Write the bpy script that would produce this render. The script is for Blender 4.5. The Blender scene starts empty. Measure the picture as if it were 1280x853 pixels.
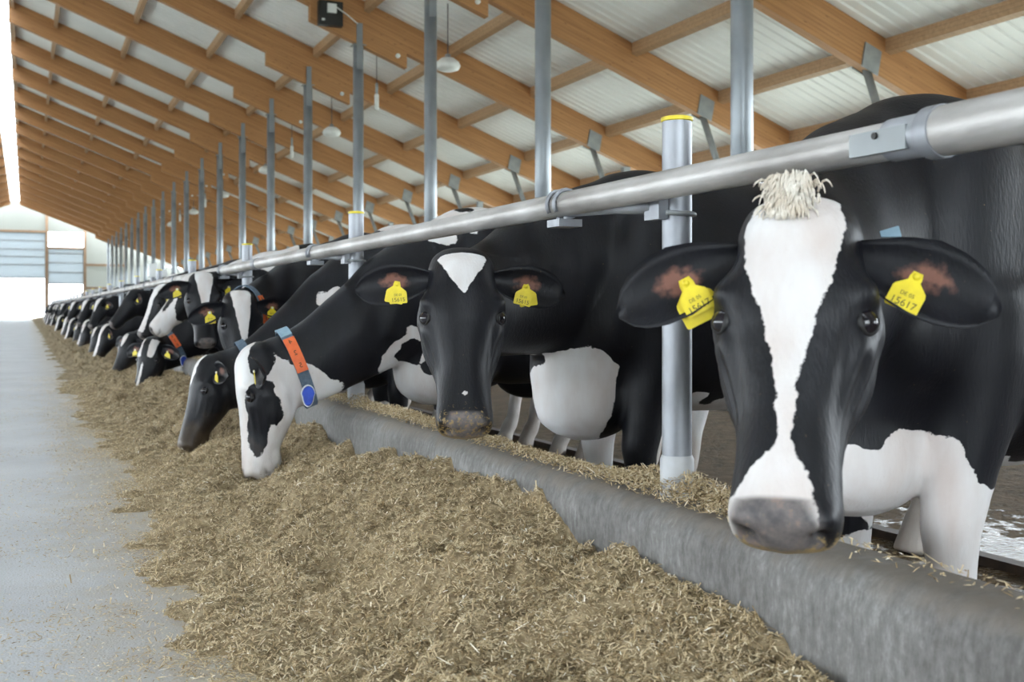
import bpy, bmesh, math, random
import numpy as np
from mathutils import Vector, Matrix
random.seed(7); RNG = np.random.default_rng(7)
S = bpy.context.scene
COL = S.collection
PI = math.pi

# ------------------------------------------------------------------ camera
CAMZ = 0.80
YAW = math.radians(23.62)
cd = bpy.data.cameras.new('camera'); cam = bpy.data.objects.new('camera', cd); COL.objects.link(cam)
cd.sensor_width = 22.3; cd.lens = 24.2; cd.shift_y = -40.5/1280
cd.clip_start = 0.05; cd.clip_end = 600
cam.location = (0, 0, CAMZ); cam.rotation_euler = (PI/2, 0, -YAW)
cd.dof.use_dof = True; cd.dof.focus_distance = 3.3; cd.dof.aperture_fstop = 3.6
S.camera = cam
# ------------------------------------------------------------------ sky (bright overcast), exposure
w = bpy.data.worlds.new('overcast_sky'); S.world = w; w.use_nodes = True
bg = w.node_tree.nodes['Background']; bg.inputs[0].default_value = (0.86, 0.94, 1.0, 1); bg.inputs[1].default_value = 1.6
S.view_settings.view_transform = 'Standard'; S.view_settings.look = 'None'
S.view_settings.exposure = 2.87; S.view_settings.gamma = 1.0; S.view_settings.use_curve_mapping = False

# ------------------------------------------------------------------ materials
def newmat(name):
    m = bpy.data.materials.new(name); m.use_nodes = True
    nt = m.node_tree; b = nt.nodes['Principled BSDF']
    return m, nt, b
def N(nt, t, **kw):
    n = nt.nodes.new(t)
    for k, v in kw.items():
        if k.startswith('i_'):
            key = k[2:]
            n.inputs[int(key) if key.isdigit() else key.replace('_', ' ')].default_value = v
        else: setattr(n, k, v)
    return n
def ramp(nt, fac, stops):
    r = N(nt, 'ShaderNodeValToRGB'); e = r.color_ramp.elements
    while len(e) < len(stops): e.new(0.5)
    for i, (p, c) in enumerate(stops):
        e[i].position = p; e[i].color = c if len(c) == 4 else (*c, 1)
    nt.links.new(fac, r.inputs[0]); return r.outputs[0]
def simple(name, c1, c2=None, scale=8, rough=0.6, metal=0, bump=0, bscale=40, stretch=(1,1,1), detail=4, rough2=None):
    m, nt, b = newmat(name)
    b.inputs['Roughness'].default_value = rough; b.inputs['Metallic'].default_value = metal
    tc = N(nt, 'ShaderNodeTexCoord'); mp = N(nt, 'ShaderNodeMapping'); mp.inputs['Scale'].default_value = stretch
    nt.links.new(tc.outputs['Object'], mp.inputs[0])
    c2 = c2 or tuple(x*0.8 for x in c1)
    no = N(nt, 'ShaderNodeTexNoise', i_Scale=scale, i_Detail=detail); nt.links.new(mp.outputs[0], no.inputs['Vector'])
    nt.links.new(ramp(nt, no.outputs[0], [(0.3, c2), (0.7, c1)]), b.inputs['Base Color'])
    if rough2 is not None:
        nt.links.new(ramp(nt, no.outputs[0], [(0.35, (rough2,)*3), (0.65, (rough,)*3)]), b.inputs['Roughness'])
    if bump:
        n2 = N(nt, 'ShaderNodeTexNoise', i_Scale=bscale, i_Detail=5); nt.links.new(mp.outputs[0], n2.inputs['Vector'])
        bp = N(nt, 'ShaderNodeBump', i_Strength=bump, i_Distance=0.01); nt.links.new(n2.outputs[0], bp.inputs['Height'])
        nt.links.new(bp.outputs[0], b.inputs['Normal'])
    return m
M = {}
M['galv'] = simple('galvanised_steel', (.40,.42,.46), (.22,.23,.25), 11, .48, .5, .05, 60, (1,1,.5))
M['galv_dirty'] = simple('galvanised_rail', (.60,.59,.58), (.30,.285,.27), 8, .45, .45, .15, 90, (1,.4,1), detail=7)
M['column'] = simple('column_steel', (.33,.36,.40), (.25,.28,.31), 3, .38, .45)
M['plate'] = simple('bracket_steel', (.34,.36,.37), (.26,.28,.29), 6, .5, .4)
M['yellow'] = simple('yellow_plastic', (.80,.66,.02), (.66,.52,.02), 30, .45)
M['print'] = simple('tag_print', (.06,.05,.02), None, 5, .7)
M['black_plastic'] = simple('black_plastic', (.012,.012,.013), (.02,.02,.02), 8, .5)
M['white_plastic'] = simple('white_plastic', (.78,.80,.80), (.70,.72,.72), 10, .4)
M['pale_sleeve'] = simple('pale_sleeve', (.52,.55,.60), (.42,.42,.42), 12, .5, bump=.1)
M['blue_strap'] = simple('blue_webbing', (.14,.19,.25), (.09,.13,.18), 60, .8, bump=.4, bscale=220)
M['light_blue'] = simple('light_blue_strap', (.28,.42,.52), (.22,.34,.44), 50, .7)
M['orange'] = simple('orange_plastic', (.85,.17,.04), (.70,.12,.03), 30, .5)
M['blue'] = simple('blue_plastic', (.03,.09,.55), (.02,.06,.40), 30, .4)
M['eye'] = simple('eye_glossy', (.006,.005,.008), (.012,.010,.014), 30, .06)
M['eyelid'] = simple('eyelid_skin', (.010,.009,.010), (.005,.005,.005), 60, .55)
M['lip'] = simple('pale_lip', (.50,.38,.36), (.30,.22,.2), 25, .5)
M['tuft'] = simple('cream_hair', (.80,.76,.69), (.66,.58,.48), 30, .75)
M['darkhair'] = simple('dark_hair', (.02,.018,.02), (.012,.011,.012), 30, .6)
M['wire'] = simple('cable', (.10,.10,.11), None, 5, .5)
M['rust'] = simple('rusty_bar', (.07,.045,.03), (.035,.025,.02), 20, .7)
M['wallconc'] = simple('wall_concrete', (.42,.42,.40), (.33,.33,.31), 3, .85, bump=.2)
M['grass'] = simple('yard_ground', (.52,.53,.48), (.42,.45,.36), .6, .9)
M['twig'] = simple('twig', (.24,.17,.09), (.15,.10,.05), 40, .85)
M['frame_wood'] = simple('frame_wood', (.28,.19,.12), (.2,.13,.08), 5, .7)

# glulam wood: lamella lines + knots
def wood(name, a, b_, knot):
    m, nt, b = newmat(name); b.inputs['Roughness'].default_value = .55
    tc = N(nt, 'ShaderNodeTexCoord')
    mp = N(nt, 'ShaderNodeMapping'); mp.inputs['Rotation'].default_value = (0, -math.atan(.393), 0)
    nt.links.new(tc.outputs['Object'], mp.inputs[0])
    m2 = N(nt, 'ShaderNodeMapping'); m2.inputs['Scale'].default_value = (.5, 8, 9); nt.links.new(mp.outputs[0], m2.inputs[0])
    n1 = N(nt, 'ShaderNodeTexNoise', i_Scale=2.2, i_Detail=6); nt.links.new(m2.outputs[0], n1.inputs['Vector'])
    base = ramp(nt, n1.outputs[0], [(.3, b_), (.7, a)])
    # lamella joints
    wv = N(nt, 'ShaderNodeTexWave', i_Scale=5.0, i_Distortion=.0); wv.bands_direction = 'Z'
    nt.links.new(mp.outputs[0], wv.inputs['Vector'])
    ln = ramp(nt, wv.outputs['Fac'], [(.0, (.78,.78,.78)), (.12, (1,1,1))])
    mx = N(nt, 'ShaderNodeMix', data_type='RGBA', blend_type='MULTIPLY'); mx.inputs[0].default_value = 1
    nt.links.new(base, mx.inputs['A']); nt.links.new(ln, mx.inputs['B'])
    m3 = N(nt, 'ShaderNodeMapping'); m3.inputs['Scale'].default_value = (1.2, 6, 6); nt.links.new(mp.outputs[0], m3.inputs[0])
    vo = N(nt, 'ShaderNodeTexVoronoi', i_Scale=2.6); nt.links.new(m3.outputs[0], vo.inputs['Vector'])
    kn = ramp(nt, vo.outputs['Distance'], [(.06, (1,1,1)), (.13, (0,0,0))])
    m4 = N(nt, 'ShaderNodeMix', data_type='RGBA'); nt.links.new(kn, m4.inputs[0])
    nt.links.new(mx.outputs['Result'], m4.inputs['A']); m4.inputs['B'].default_value = (*knot, 1)
    nt.links.new(m4.outputs['Result'], b.inputs['Base Color'])
    return m
M['glulam'] = wood('glulam_timber', (.50,.255,.105), (.38,.18,.07), (.19,.08,.03))
M['purlin'] = wood('purlin_timber', (.52,.33,.19), (.40,.24,.13), (.22,.10,.05))

M['sheet'] = simple('roof_sheet', (.86,.88,.88), (.80,.82,.82), 1.2, .45, .0)
# translucent polycarbonate
def poly(name, col, tr):
    m, nt, b = newmat(name)
    out = nt.nodes['Material Output']; nt.nodes.remove(b)
    d = N(nt, 'ShaderNodeBsdfDiffuse'); d.inputs[0].default_value = (*col, 1)
    t = N(nt, 'ShaderNodeBsdfTranslucent'); t.inputs[0].default_value = (*col, 1)
    x = N(nt, 'ShaderNodeBsdfTransparent'); x.inputs[0].default_value = (*col, 1)
    m1 = N(nt, 'ShaderNodeMixShader'); m1.inputs[0].default_value = .55
    nt.links.new(d.outputs[0], m1.inputs[1]); nt.links.new(t.outputs[0], m1.inputs[2])
    m2 = N(nt, 'ShaderNodeMixShader'); m2.inputs[0].default_value = tr
    nt.links.new(m1.outputs[0], m2.inputs[1]); nt.links.new(x.outputs[0], m2.inputs[2])
    nt.links.new(m2.outputs[0], out.inputs[0])
    return m
M['skylight'] = poly('skylight_polycarbonate', (.92,.95,.97), .65)
M['gable'] = poly('gable_polycarbonate', (.36,.37,.35), .0)
M['gable_door'] = poly('door_polycarbonate', (.40,.43,.45), .03)

# alley concrete, kerb concrete, wet cow floor, feed, chaff
def floor_mat():
    m, nt, b = newmat('alley_concrete')
    tc = N(nt, 'ShaderNodeTexCoord')
    n1 = N(nt, 'ShaderNodeTexNoise', i_Scale=1.3, i_Detail=7, i_Roughness=.65); nt.links.new(tc.outputs['Object'], n1.inputs['Vector'])
    c = ramp(nt, n1.outputs[0], [(.32, (.50,.515,.55)), (.68, (.63,.645,.68))])
    n2 = N(nt, 'ShaderNodeTexNoise', i_Scale=150, i_Detail=2); nt.links.new(tc.outputs['Object'], n2.inputs['Vector'])
    sp = ramp(nt, n2.outputs[0], [(.60, (0,0,0)), (.70, (1,1,1))])
    mx = N(nt, 'ShaderNodeMix', data_type='RGBA'); nt.links.new(sp, mx.inputs[0]); nt.links.new(c, mx.inputs['A'])
    mx.inputs['B'].default_value = (.40,.35,.26,1)
    # dusty feed film towards the feed side, broken up by noise
    sx = N(nt, 'ShaderNodeSeparateXYZ'); nt.links.new(tc.outputs['Object'], sx.inputs[0])
    n3 = N(nt, 'ShaderNodeTexNoise', i_Scale=5, i_Detail=8, i_Roughness=.7); nt.links.new(tc.outputs['Object'], n3.inputs['Vector'])
    ad = N(nt, 'ShaderNodeMath', operation='MULTIPLY_ADD'); nt.links.new(n3.outputs[0], ad.inputs[0]); ad.inputs[1].default_value = .9
    nt.links.new(sx.outputs[0], ad.inputs[2])
    du = ramp(nt, ad.outputs[0], [(.50, (0,0,0)), (.95, (.8,.8,.8))])
    m2 = N(nt, 'ShaderNodeMix', data_type='RGBA'); nt.links.new(du, m2.inputs[0]); nt.links.new(mx.outputs['Result'], m2.inputs['A'])
    m2.inputs['B'].default_value = (.46,.38,.26,1)
    nt.links.new(m2.outputs['Result'], b.inputs['Base Color'])
    b.inputs['Roughness'].default_value = .5
    bp = N(nt, 'ShaderNodeBump', i_Strength=.25, i_Distance=.01); nt.links.new(n2.outputs[0], bp.inputs['Height']); nt.links.new(bp.outputs[0], b.inputs['Normal'])
    return m
M['floor'] = floor_mat()
def kerb_mat():
    m, nt, b = newmat('kerb_concrete'); b.inputs['Roughness'].default_value = .62
    tc = N(nt, 'ShaderNodeTexCoord')
    mp = N(nt, 'ShaderNodeMapping'); mp.inputs['Scale'].default_value = (9, 24, 8); nt.links.new(tc.outputs['Object'], mp.inputs[0])
    n1 = N(nt, 'ShaderNodeTexNoise', i_Scale=2.4, i_Detail=8, i_Roughness=.7); nt.links.new(mp.outputs[0], n1.inputs['Vector'])
    n0 = N(nt, 'ShaderNodeTexNoise', i_Scale=2.2, i_Detail=5); nt.links.new(tc.outputs['Object'], n0.inputs['Vector'])
    av = N(nt, 'ShaderNodeMath', operation='ADD'); nt.links.new(n1.outputs[0], av.inputs[0]); nt.links.new(n0.outputs[0], av.inputs[1])
    c = ramp(nt, av.outputs[0], [(.0, (.07,.066,.063)), (.44, (.12,.115,.11)), (.54, (.20,.195,.19)), (.66, (.36,.355,.35))])
    nt.nodes[c.node.name].color_ramp.elements[0].position = .30
    nf = N(nt, 'ShaderNodeTexNoise', i_Scale=55, i_Detail=6, i_Roughness=.7); nt.links.new(tc.outputs['Object'], nf.inputs['Vector'])
    a2 = N(nt, 'ShaderNodeMath', operation='MULTIPLY_ADD'); nt.links.new(nf.outputs[0], a2.inputs[0]); a2.inputs[1].default_value = .55; nt.links.new(av.outputs[0], a2.inputs[2])
    hf = N(nt, 'ShaderNodeMath', operation='MULTIPLY'); nt.links.new(a2.outputs[0], hf.inputs[0]); hf.inputs[1].default_value = .40
    nt.links.new(hf.outputs[0], c.node.inputs[0])
    # brownish feed stain on the trodden top
    sx = N(nt, 'ShaderNodeSeparateXYZ'); nt.links.new(tc.outputs['Object'], sx.inputs[0])
    n2 = N(nt, 'ShaderNodeTexNoise', i_Scale=14, i_Detail=6); nt.links.new(tc.outputs['Object'], n2.inputs['Vector'])
    ad = N(nt, 'ShaderNodeMath', operation='MULTIPLY_ADD'); nt.links.new(n2.outputs[0], ad.inputs[0]); ad.inputs[1].default_value = .10; nt.links.new(sx.outputs[2], ad.inputs[2])
    st = ramp(nt, ad.outputs[0], [(.365, (0,0,0)), (.40, (.8,.8,.8))])
    mx = N(nt, 'ShaderNodeMix', data_type='RGBA'); nt.links.new(st, mx.inputs[0]); nt.links.new(c, mx.inputs['A']); mx.inputs['B'].default_value = (.20,.172,.145,1)
    nt.links.new(mx.outputs['Result'], b.inputs['Base Color'])
    bp = N(nt, 'ShaderNodeBump', i_Strength=.35, i_Distance=.012); nt.links.new(n1.outputs[0], bp.inputs['Height']); nt.links.new(bp.outputs[0], b.inputs['Normal'])
    return m
M['kerb'] = kerb_mat()
def wet_mat():
    m, nt, b = newmat('wet_cow_floor')
    tc = N(nt, 'ShaderNodeTexCoord')
    n1 = N(nt, 'ShaderNodeTexNoise', i_Scale=9, i_Detail=7, i_Roughness=.65); nt.links.new(tc.outputs['Object'], n1.inputs['Vector'])
    nt.links.new(ramp(nt, n1.outputs[0], [(.3, (.05,.035,.02)), (.7, (.13,.092,.055))]), b.inputs['Base Color'])
    # a puddle of wet slurry by the nearest cow, broken up by noise
    vd = N(nt, 'ShaderNodeVectorMath', operation='DISTANCE'); nt.links.new(tc.outputs['Object'], vd.inputs[0]); vd.inputs[1].default_value = (3.5, 3.0, -.15)
    ad = N(nt, 'ShaderNodeMath', operation='MULTIPLY_ADD'); nt.links.new(n1.outputs[0], ad.inputs[0]); ad.inputs[1].default_value = 4.6; nt.links.new(vd.outputs['Value'], ad.inputs[2])
    dv = N(nt, 'ShaderNodeMath', operation='MULTIPLY'); nt.links.new(ad.outputs[0], dv.inputs[0]); dv.inputs[1].default_value = .20
    nt.links.new(ramp(nt, dv.outputs[0], [(.56, (.10,.10,.10)), (.64, (.85,.85,.85))]), b.inputs['Roughness'])
    nt.links.new(ramp(nt, dv.outputs[0], [(.56, (.6,.6,.6)), (.64, (.05,.05,.05))]), b.inputs['Specular IOR Level'])
    n2 = N(nt, 'ShaderNodeTexNoise', i_Scale=30, i_Detail=4); nt.links.new(tc.outputs['Object'], n2.inputs['Vector'])
    bp = N(nt, 'ShaderNodeBump', i_Strength=1.0, i_Distance=.03); nt.links.new(n2.outputs[0], bp.inputs['Height']); nt.links.new(bp.outputs[0], b.inputs['Normal'])
    return m
M['cowfloor'] = wet_mat()
M['feed'] = simple('feed_mass', (.43,.34,.21), (.17,.12,.062), 55, .9, 0, .8, 120, detail=8)
def chaff_mat():
    m, nt, b = newmat('feed_chaff'); b.inputs['Roughness'].default_value = .75
    at = N(nt, 'ShaderNodeAttribute', attribute_name='tint')
    c = ramp(nt, at.outputs['Fac'], [(0, (.14,.09,.04)), (.3, (.36,.26,.135)), (.6, (.60,.475,.29)), (.9, (.78,.67,.47)), (1, (.92,.87,.77))])
    nt.links.new(c, b.inputs['Base Color']); return m
M['chaff'] = chaff_mat()

def hide_mat(name, dirt=.5, edge=.012):
    m, nt, b = newmat(name)
    tc = N(nt, 'ShaderNodeTexCoord')
    at = N(nt, 'ShaderNodeAttribute', attribute_name='white')
    n1 = N(nt, 'ShaderNodeTexNoise', i_Scale=26, i_Detail=4, i_Roughness=.7); nt.links.new(tc.outputs['Object'], n1.inputs['Vector'])
    ma = N(nt, 'ShaderNodeMath', operation='MULTIPLY_ADD'); nt.links.new(n1.outputs[0], ma.inputs[0]); ma.inputs[1].default_value = edge*2.2
    nt.links.new(at.outputs['Fac'], ma.inputs[2])
    su = N(nt, 'ShaderNodeMath', operation='SUBTRACT'); nt.links.new(ma.outputs[0], su.inputs[0]); su.inputs[1].default_value = edge*1.1
    mr = N(nt, 'ShaderNodeMapRange', interpolation_type='SMOOTHSTEP'); nt.links.new(su.outputs[0], mr.inputs[0])
    mr.inputs[1].default_value = -.0015; mr.inputs[2].default_value = .0015
    mpf = N(nt, 'ShaderNodeMapping'); mpf.inputs['Scale'].default_value = (1, 1, .3); nt.links.new(tc.outputs['Object'], mpf.inputs[0])
    n2 = N(nt, 'ShaderNodeTexNoise', i_Scale=9, i_Detail=6); nt.links.new(mpf.outputs[0], n2.inputs['Vector'])
    blk = ramp(nt, n2.outputs[0], [(.3, (.003,.0033,.0055)), (.75, (.009,.0095,.014))])
    wht = ramp(nt, n2.outputs[0], [(.25, (.56,.49,.46)), (.60, (.70,.695,.70))])
    mx = N(nt, 'ShaderNodeMix', data_type='RGBA'); nt.links.new(mr.outputs[0], mx.inputs[0]); nt.links.new(blk, mx.inputs['A']); nt.links.new(wht, mx.inputs['B'])
    # muzzle pad
    ap = N(nt, 'ShaderNodeAttribute', attribute_name='pad')
    n3 = N(nt, 'ShaderNodeTexNoise', i_Scale=38, i_Detail=6, i_Roughness=.65); nt.links.new(tc.outputs['Object'], n3.inputs['Vector'])
    padc = ramp(nt, n3.outputs[0], [(.36, (.085,.08,.083)), (.56, (.15,.132,.13)), (.75, (.28,.185,.15))])
    mp = N(nt, 'ShaderNodeMapRange', interpolation_type='SMOOTHSTEP'); nt.links.new(ap.outputs['Fac'], mp.inputs[0]); mp.inputs[1].default_value = -.004; mp.inputs[2].default_value = .006
    m2 = N(nt, 'ShaderNodeMix', data_type='RGBA'); nt.links.new(mp.outputs[0], m2.inputs[0]); nt.links.new(mx.outputs['Result'], m2.inputs['A']); nt.links.new(padc, m2.inputs['B'])
    an = N(nt, 'ShaderNodeAttribute', attribute_name='nostril')
    m2n = N(nt, 'ShaderNodeMix', data_type='RGBA'); nt.links.new(an.outputs['Fac'], m2n.inputs[0]); nt.links.new(m2.outputs['Result'], m2n.inputs['A']); m2n.inputs['B'].default_value = (.012,.010,.011,1)
    m2 = m2n
    # crumbs of feed stuck round the mouth
    ac = N(nt, 'ShaderNodeAttribute', attribute_name='crumb')
    n4 = N(nt, 'ShaderNodeTexNoise', i_Scale=85, i_Detail=4, i_Roughness=.7); nt.links.new(tc.outputs['Object'], n4.inputs['Vector'])
    cm = N(nt, 'ShaderNodeMath', operation='MULTIPLY_ADD'); nt.links.new(ac.outputs['Fac'], cm.inputs[0]); cm.inputs[1].default_value = .45; nt.links.new(n4.outputs[0], cm.inputs[2])
    cr = ramp(nt, cm.outputs[0], [(.695, (0,0,0)), (.78, (.85,.85,.85))])
    m2b = N(nt, 'ShaderNodeMix', data_type='RGBA'); nt.links.new(cr, m2b.inputs[0]); nt.links.new(m2.outputs['Result'], m2b.inputs['A']); m2b.inputs['B'].default_value = (.30,.21,.09,1)
    # brown skin inside the ears
    ae = N(nt, 'ShaderNodeAttribute', attribute_name='ear_skin')
    n7 = N(nt, 'ShaderNodeTexNoise', i_Scale=45, i_Detail=4); nt.links.new(tc.outputs['Object'], n7.inputs['Vector'])
    em = N(nt, 'ShaderNodeMath', operation='MULTIPLY'); nt.links.new(ae.outputs['Fac'], em.inputs[0]); nt.links.new(n7.outputs[0], em.inputs[1])
    er = ramp(nt, em.outputs[0], [(.22, (0,0,0)), (.48, (1,1,1))])
    m2c = N(nt, 'ShaderNodeMix', data_type='RGBA'); nt.links.new(er, m2c.inputs[0]); nt.links.new(m2b.outputs['Result'], m2c.inputs['A']); m2c.inputs['B'].default_value = (.19,.085,.06,1)
    m2b = m2c
    # dried dirt on the lower legs
    sx = N(nt, 'ShaderNodeSeparateXYZ'); nt.links.new(tc.outputs['Object'], sx.inputs[0])
    n5 = N(nt, 'ShaderNodeTexNoise', i_Scale=6, i_Detail=5); nt.links.new(tc.outputs['Object'], n5.inputs['Vector'])
    dm = N(nt, 'ShaderNodeMath', operation='MULTIPLY_ADD'); nt.links.new(n5.outputs[0], dm.inputs[0]); dm.inputs[1].default_value = .5; nt.links.new(sx.outputs[2], dm.inputs[2])
    dr = ramp(nt, dm.outputs[0], [(.34, (dirt,)*3), (.62, (0,0,0))])
    m3 = N(nt, 'ShaderNodeMix', data_type='RGBA'); nt.links.new(dr, m3.inputs[0]); nt.links.new(m2b.outputs['Result'], m3.inputs['A']); m3.inputs['B'].default_value = (.20,.14,.08,1)
    nt.links.new(m3.outputs['Result'], b.inputs['Base Color'])
    b.inputs['Roughness'].default_value = .46; b.inputs['Specular IOR Level'].default_value = .29
    mp6 = N(nt, 'ShaderNodeMapping'); mp6.inputs['Scale'].default_value = (1, 1, .25); nt.links.new(tc.outputs['Object'], mp6.inputs[0])
    n6 = N(nt, 'ShaderNodeTexNoise', i_Scale=160, i_Detail=3); nt.links.new(mp6.outputs[0], n6.inputs['Vector'])
    bp = N(nt, 'ShaderNodeBump', i_Strength=.22, i_Distance=.006); nt.links.new(n6.outputs[0], bp.inputs['Height']); nt.links.new(bp.outputs[0], b.inputs['Normal'])
    return m
M['hide'] = hide_mat('cow_hide')
M['earin'] = simple('ear_inner_skin', (.20,.10,.075), (.025,.018,.016), 34, .6, bump=.4, bscale=120)
M['hoof'] = simple('hoof', (.10,.08,.06), (.05,.04,.03), 20, .6)

# ------------------------------------------------------------------ mesh helpers
class MB:
    def __init__(s): s.v = []; s.f = []
    def add(s, vs, fs):
        o = len(s.v); s.v += [tuple(v) for v in vs]; s.f += [tuple(i+o for i in f) for f in fs]; return s
    def box(s, x0, x1, y0, y1, z0, z1):
        return s.add([(x0,y0,z0),(x1,y0,z0),(x1,y1,z0),(x0,y1,z0),(x0,y0,z1),(x1,y0,z1),(x1,y1,z1),(x0,y1,z1)],
                     [(3,2,1,0),(4,5,6,7),(0,1,5,4),(1,2,6,5),(2,3,7,6),(3,0,4,7)])
    def rings(s, rs, cap=True, closed=False):
        n = len(rs[0]); vs = [p for r in rs for p in r]; fs = []
        k = len(rs)
        for i in range(k if closed else k-1):
            a = i*n; b = ((i+1) % k)*n
            for j in range(n):
                j2 = (j+1) % n
                fs.append((a+j, a+j2, b+j2, b+j))
        if cap and not closed:
            fs.append(tuple(range(n-1, -1, -1))); fs.append(tuple((k-1)*n+j for j in range(n)))
        return s.add(vs, fs)
    def tube(s, pts, rad, n=12, cap=True):
        pts = [Vector(p) for p in pts]
        if not isinstance(rad, (list, tuple)): rad = [rad]*len(pts)
        rs = []; prev = None
        for i, p in enumerate(pts):
            d = (pts[min(i+1, len(pts)-1)] - pts[max(i-1, 0)]).normalized()
            if prev is None:
                u = d.orthogonal().normalized()
                if abs(d.z) < .9: u = Vector((0,0,1)).cross(d).normalized()
                elif abs(d.x) < .9: u = Vector((0,1,0)).cross(d).normalized()
            else: u = (prev - d*prev.dot(d)).normalized()
            prev = u; v = d.cross(u)
            rs.append([p + (u*math.cos(2*PI*j/n) + v*math.sin(2*PI*j/n))*rad[i] for j in range(n)])
        return s.rings(rs, cap)
    def lathe(s, prof, n=20, c=(0,0,0)):
        rs = [[(c[0]+r*math.cos(2*PI*j/n), c[1]+r*math.sin(2*PI*j/n), c[2]+z) for j in range(n)] for r, z in prof]
        return s.rings(rs)
    def ell(s, c, r, n=16, m=10):
        rs = []
        for i in range(m+1):
            a = -PI/2 + PI*i/m; k = max(math.cos(a), .02)
            rs.append([(c[0]+r[0]*k*math.cos(2*PI*j/n), c[1]+r[1]*k*math.sin(2*PI*j/n), c[2]+r[2]*math.sin(a)) for j in range(n)])
        return s.rings(rs)
    def prism(s, poly, d0, d1, axis='y'):   # poly of (a,b) extruded
        n = len(poly)
        f = {'y': lambda p, d: (p[0], d, p[1]), 'x': lambda p, d: (d, p[0], p[1]), 'z': lambda p, d: (p[0], p[1], d)}[axis]
        vs = [f(p, d0) for p in poly] + [f(p, d1) for p in poly]
        fs = [tuple(range(n)), tuple(range(2*n-1, n-1, -1))] + [(i, n+i, n+(i+1) % n, (i+1) % n) for i in range(n)]
        return s.add(vs, fs)
    def mesh(s, name, mat=None, smooth=False, fix=True):
        me = bpy.data.meshes.new(name); me.from_pydata(s.v, [], s.f)
        if fix:
            bm = bmesh.new(); bm.from_mesh(me); bmesh.ops.recalc_face_normals(bm, faces=bm.faces); bm.to_mesh(me); bm.free()
        if mat: me.materials.append(mat)
        if smooth: me.polygons.foreach_set('use_smooth', [True]*len(me.polygons)); 
        me.update(); return me
    def build(s, name, mat, parent=None, smooth=False, auto=None, loc=None):
        me = s.mesh(name, mat, smooth)
        if auto is not None:
            me.polygons.foreach_set('use_smooth', [True]*len(me.polygons)); me.set_sharp_from_angle(angle=math.radians(auto))
        return link(name, me, parent, loc)
def link(name, me, parent=None, loc=None, rot=None):
    o = bpy.data.objects.new(name, me); COL.objects.link(o)
    if parent: o.parent = parent
    if loc: o.location = loc
    if rot: o.rotation_euler = rot
    return o
def empty(name, loc=(0,0,0), rz=0):
    o = bpy.data.objects.new(name, None); o.empty_display_size = .1; COL.objects.link(o); o.location = loc; o.rotation_euler = (0,0,rz); return o
def tag(o, label, cat, group=None):
    o['label'] = label; o['category'] = cat
    if group: o['group'] = group
    return o
def struct(o): o['kind'] = 'structure'; return o
def copy_tree(o, parent=None):
    kids = list(o.children); c = o.copy(); COL.objects.link(c); c.parent = parent
    for ch in kids: copy_tree(ch, c)
    return c
def ordn(i):
    return ['first','second','third','fourth','fifth','sixth','seventh','eighth','ninth','tenth','eleventh','twelfth','thirteenth','fourteenth','fifteenth','sixteenth','seventeenth','eighteenth','nineteenth','twentieth','twenty-first','twenty-second'][i]

# value noise for the feed surface
def vnoise(x, y, seed=0):
    x0 = np.floor(x).astype(np.int64); y0 = np.floor(y).astype(np.int64); fx = x-x0; fy = y-y0
    fx = fx*fx*(3-2*fx); fy = fy*fy*(3-2*fy)
    def h(a, b):
        n = (a*374761393 + b*668265263 + seed*1442695041) & 0xffffffff
        n = ((n ^ (n >> 13))*1274126177) & 0xffffffff
        return ((n ^ (n >> 16)) & 0xffff)/65535.0
    return (h(x0,y0)*(1-fx)+h(x0+1,y0)*fx)*(1-fy) + (h(x0,y0+1)*(1-fx)+h(x0+1,y0+1)*fx)*fy
def fbm(x, y, oct=4, seed=0):
    s = 0; a = .5
    for i in range(oct): s = s + a*(vnoise(x, y, seed+i)-.5); x = x*2.03; y = y*2.03; a *= .5
    return s

# ------------------------------------------------------------------ setting: floors, kerb, walls, roof
XR = -0.8                     # ridge line
SL = 0.393                    # roof pitch
Y0, Y1 = -9.2, 98.0           # barn ends
BAY = 4.37; COLX = 6.14
def zb(x): return 8.78 - SL*(abs(x-XR)+XR)   # rafter underside
KX0, KX1, KZ = 1.305, 1.475, .35
CFZ = -.15

gr = MB().box(-150, 150, -120, 240, -.60, -.40).build('ground', M['grass']); struct(gr)
fl = MB().box(-3.2, KX0+.02, Y0-6, Y1+12, -.4, 0).build('floor', M['floor']); struct(fl)
fl2 = MB().box(KX1-.02, 13.6, Y0-2, Y1+3, -.4, CFZ).build('floor', M['cowfloor']); struct(fl2)
fl3 = MB().box(-15, -3.2, Y0-2, Y1+3, -.4, CFZ).build('floor', M['wallconc']); struct(fl3)

# feed kerb: a worn, rounded concrete upstand
def kerb():
    mb = MB(); prof = [(KX0,-.3),(KX0,.285),(KX0+.008,.318),(KX0+.024,.340),(KX0+.05,.35),(KX1-.03,.35),(KX1-.008,.342),(KX1,.32),(KX1,-.3)]
    ys = list(np.arange(-3, 12, .06)) + list(np.arange(12, Y1-.5, 1.0)); rs = []
    for y in ys:
        e = .004*math.sin(y*2.1)
        n = fbm(np.array([y*2.]), np.array([3.3]), 3, 5)[0]*.003
        rs.append([(x + (n if i < 4 else 0), y, z + ((e*.5+n*.5) if 1 < i < 7 else 0)) for i, (x, z) in enumerate(prof)])
    mb.rings(rs); return mb.build('feed_kerb', M['kerb'], auto=50)
struct(kerb())
# scraper guide bar on the cow floor
gb = MB().box(3.235, 3.30, -2, Y1-2, CFZ-.01, CFZ+.035).build('guide_bar', M['rust'])
tag(gb, 'dark rusty guide bar lying along the wet cow walkway floor', 'bar')

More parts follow.
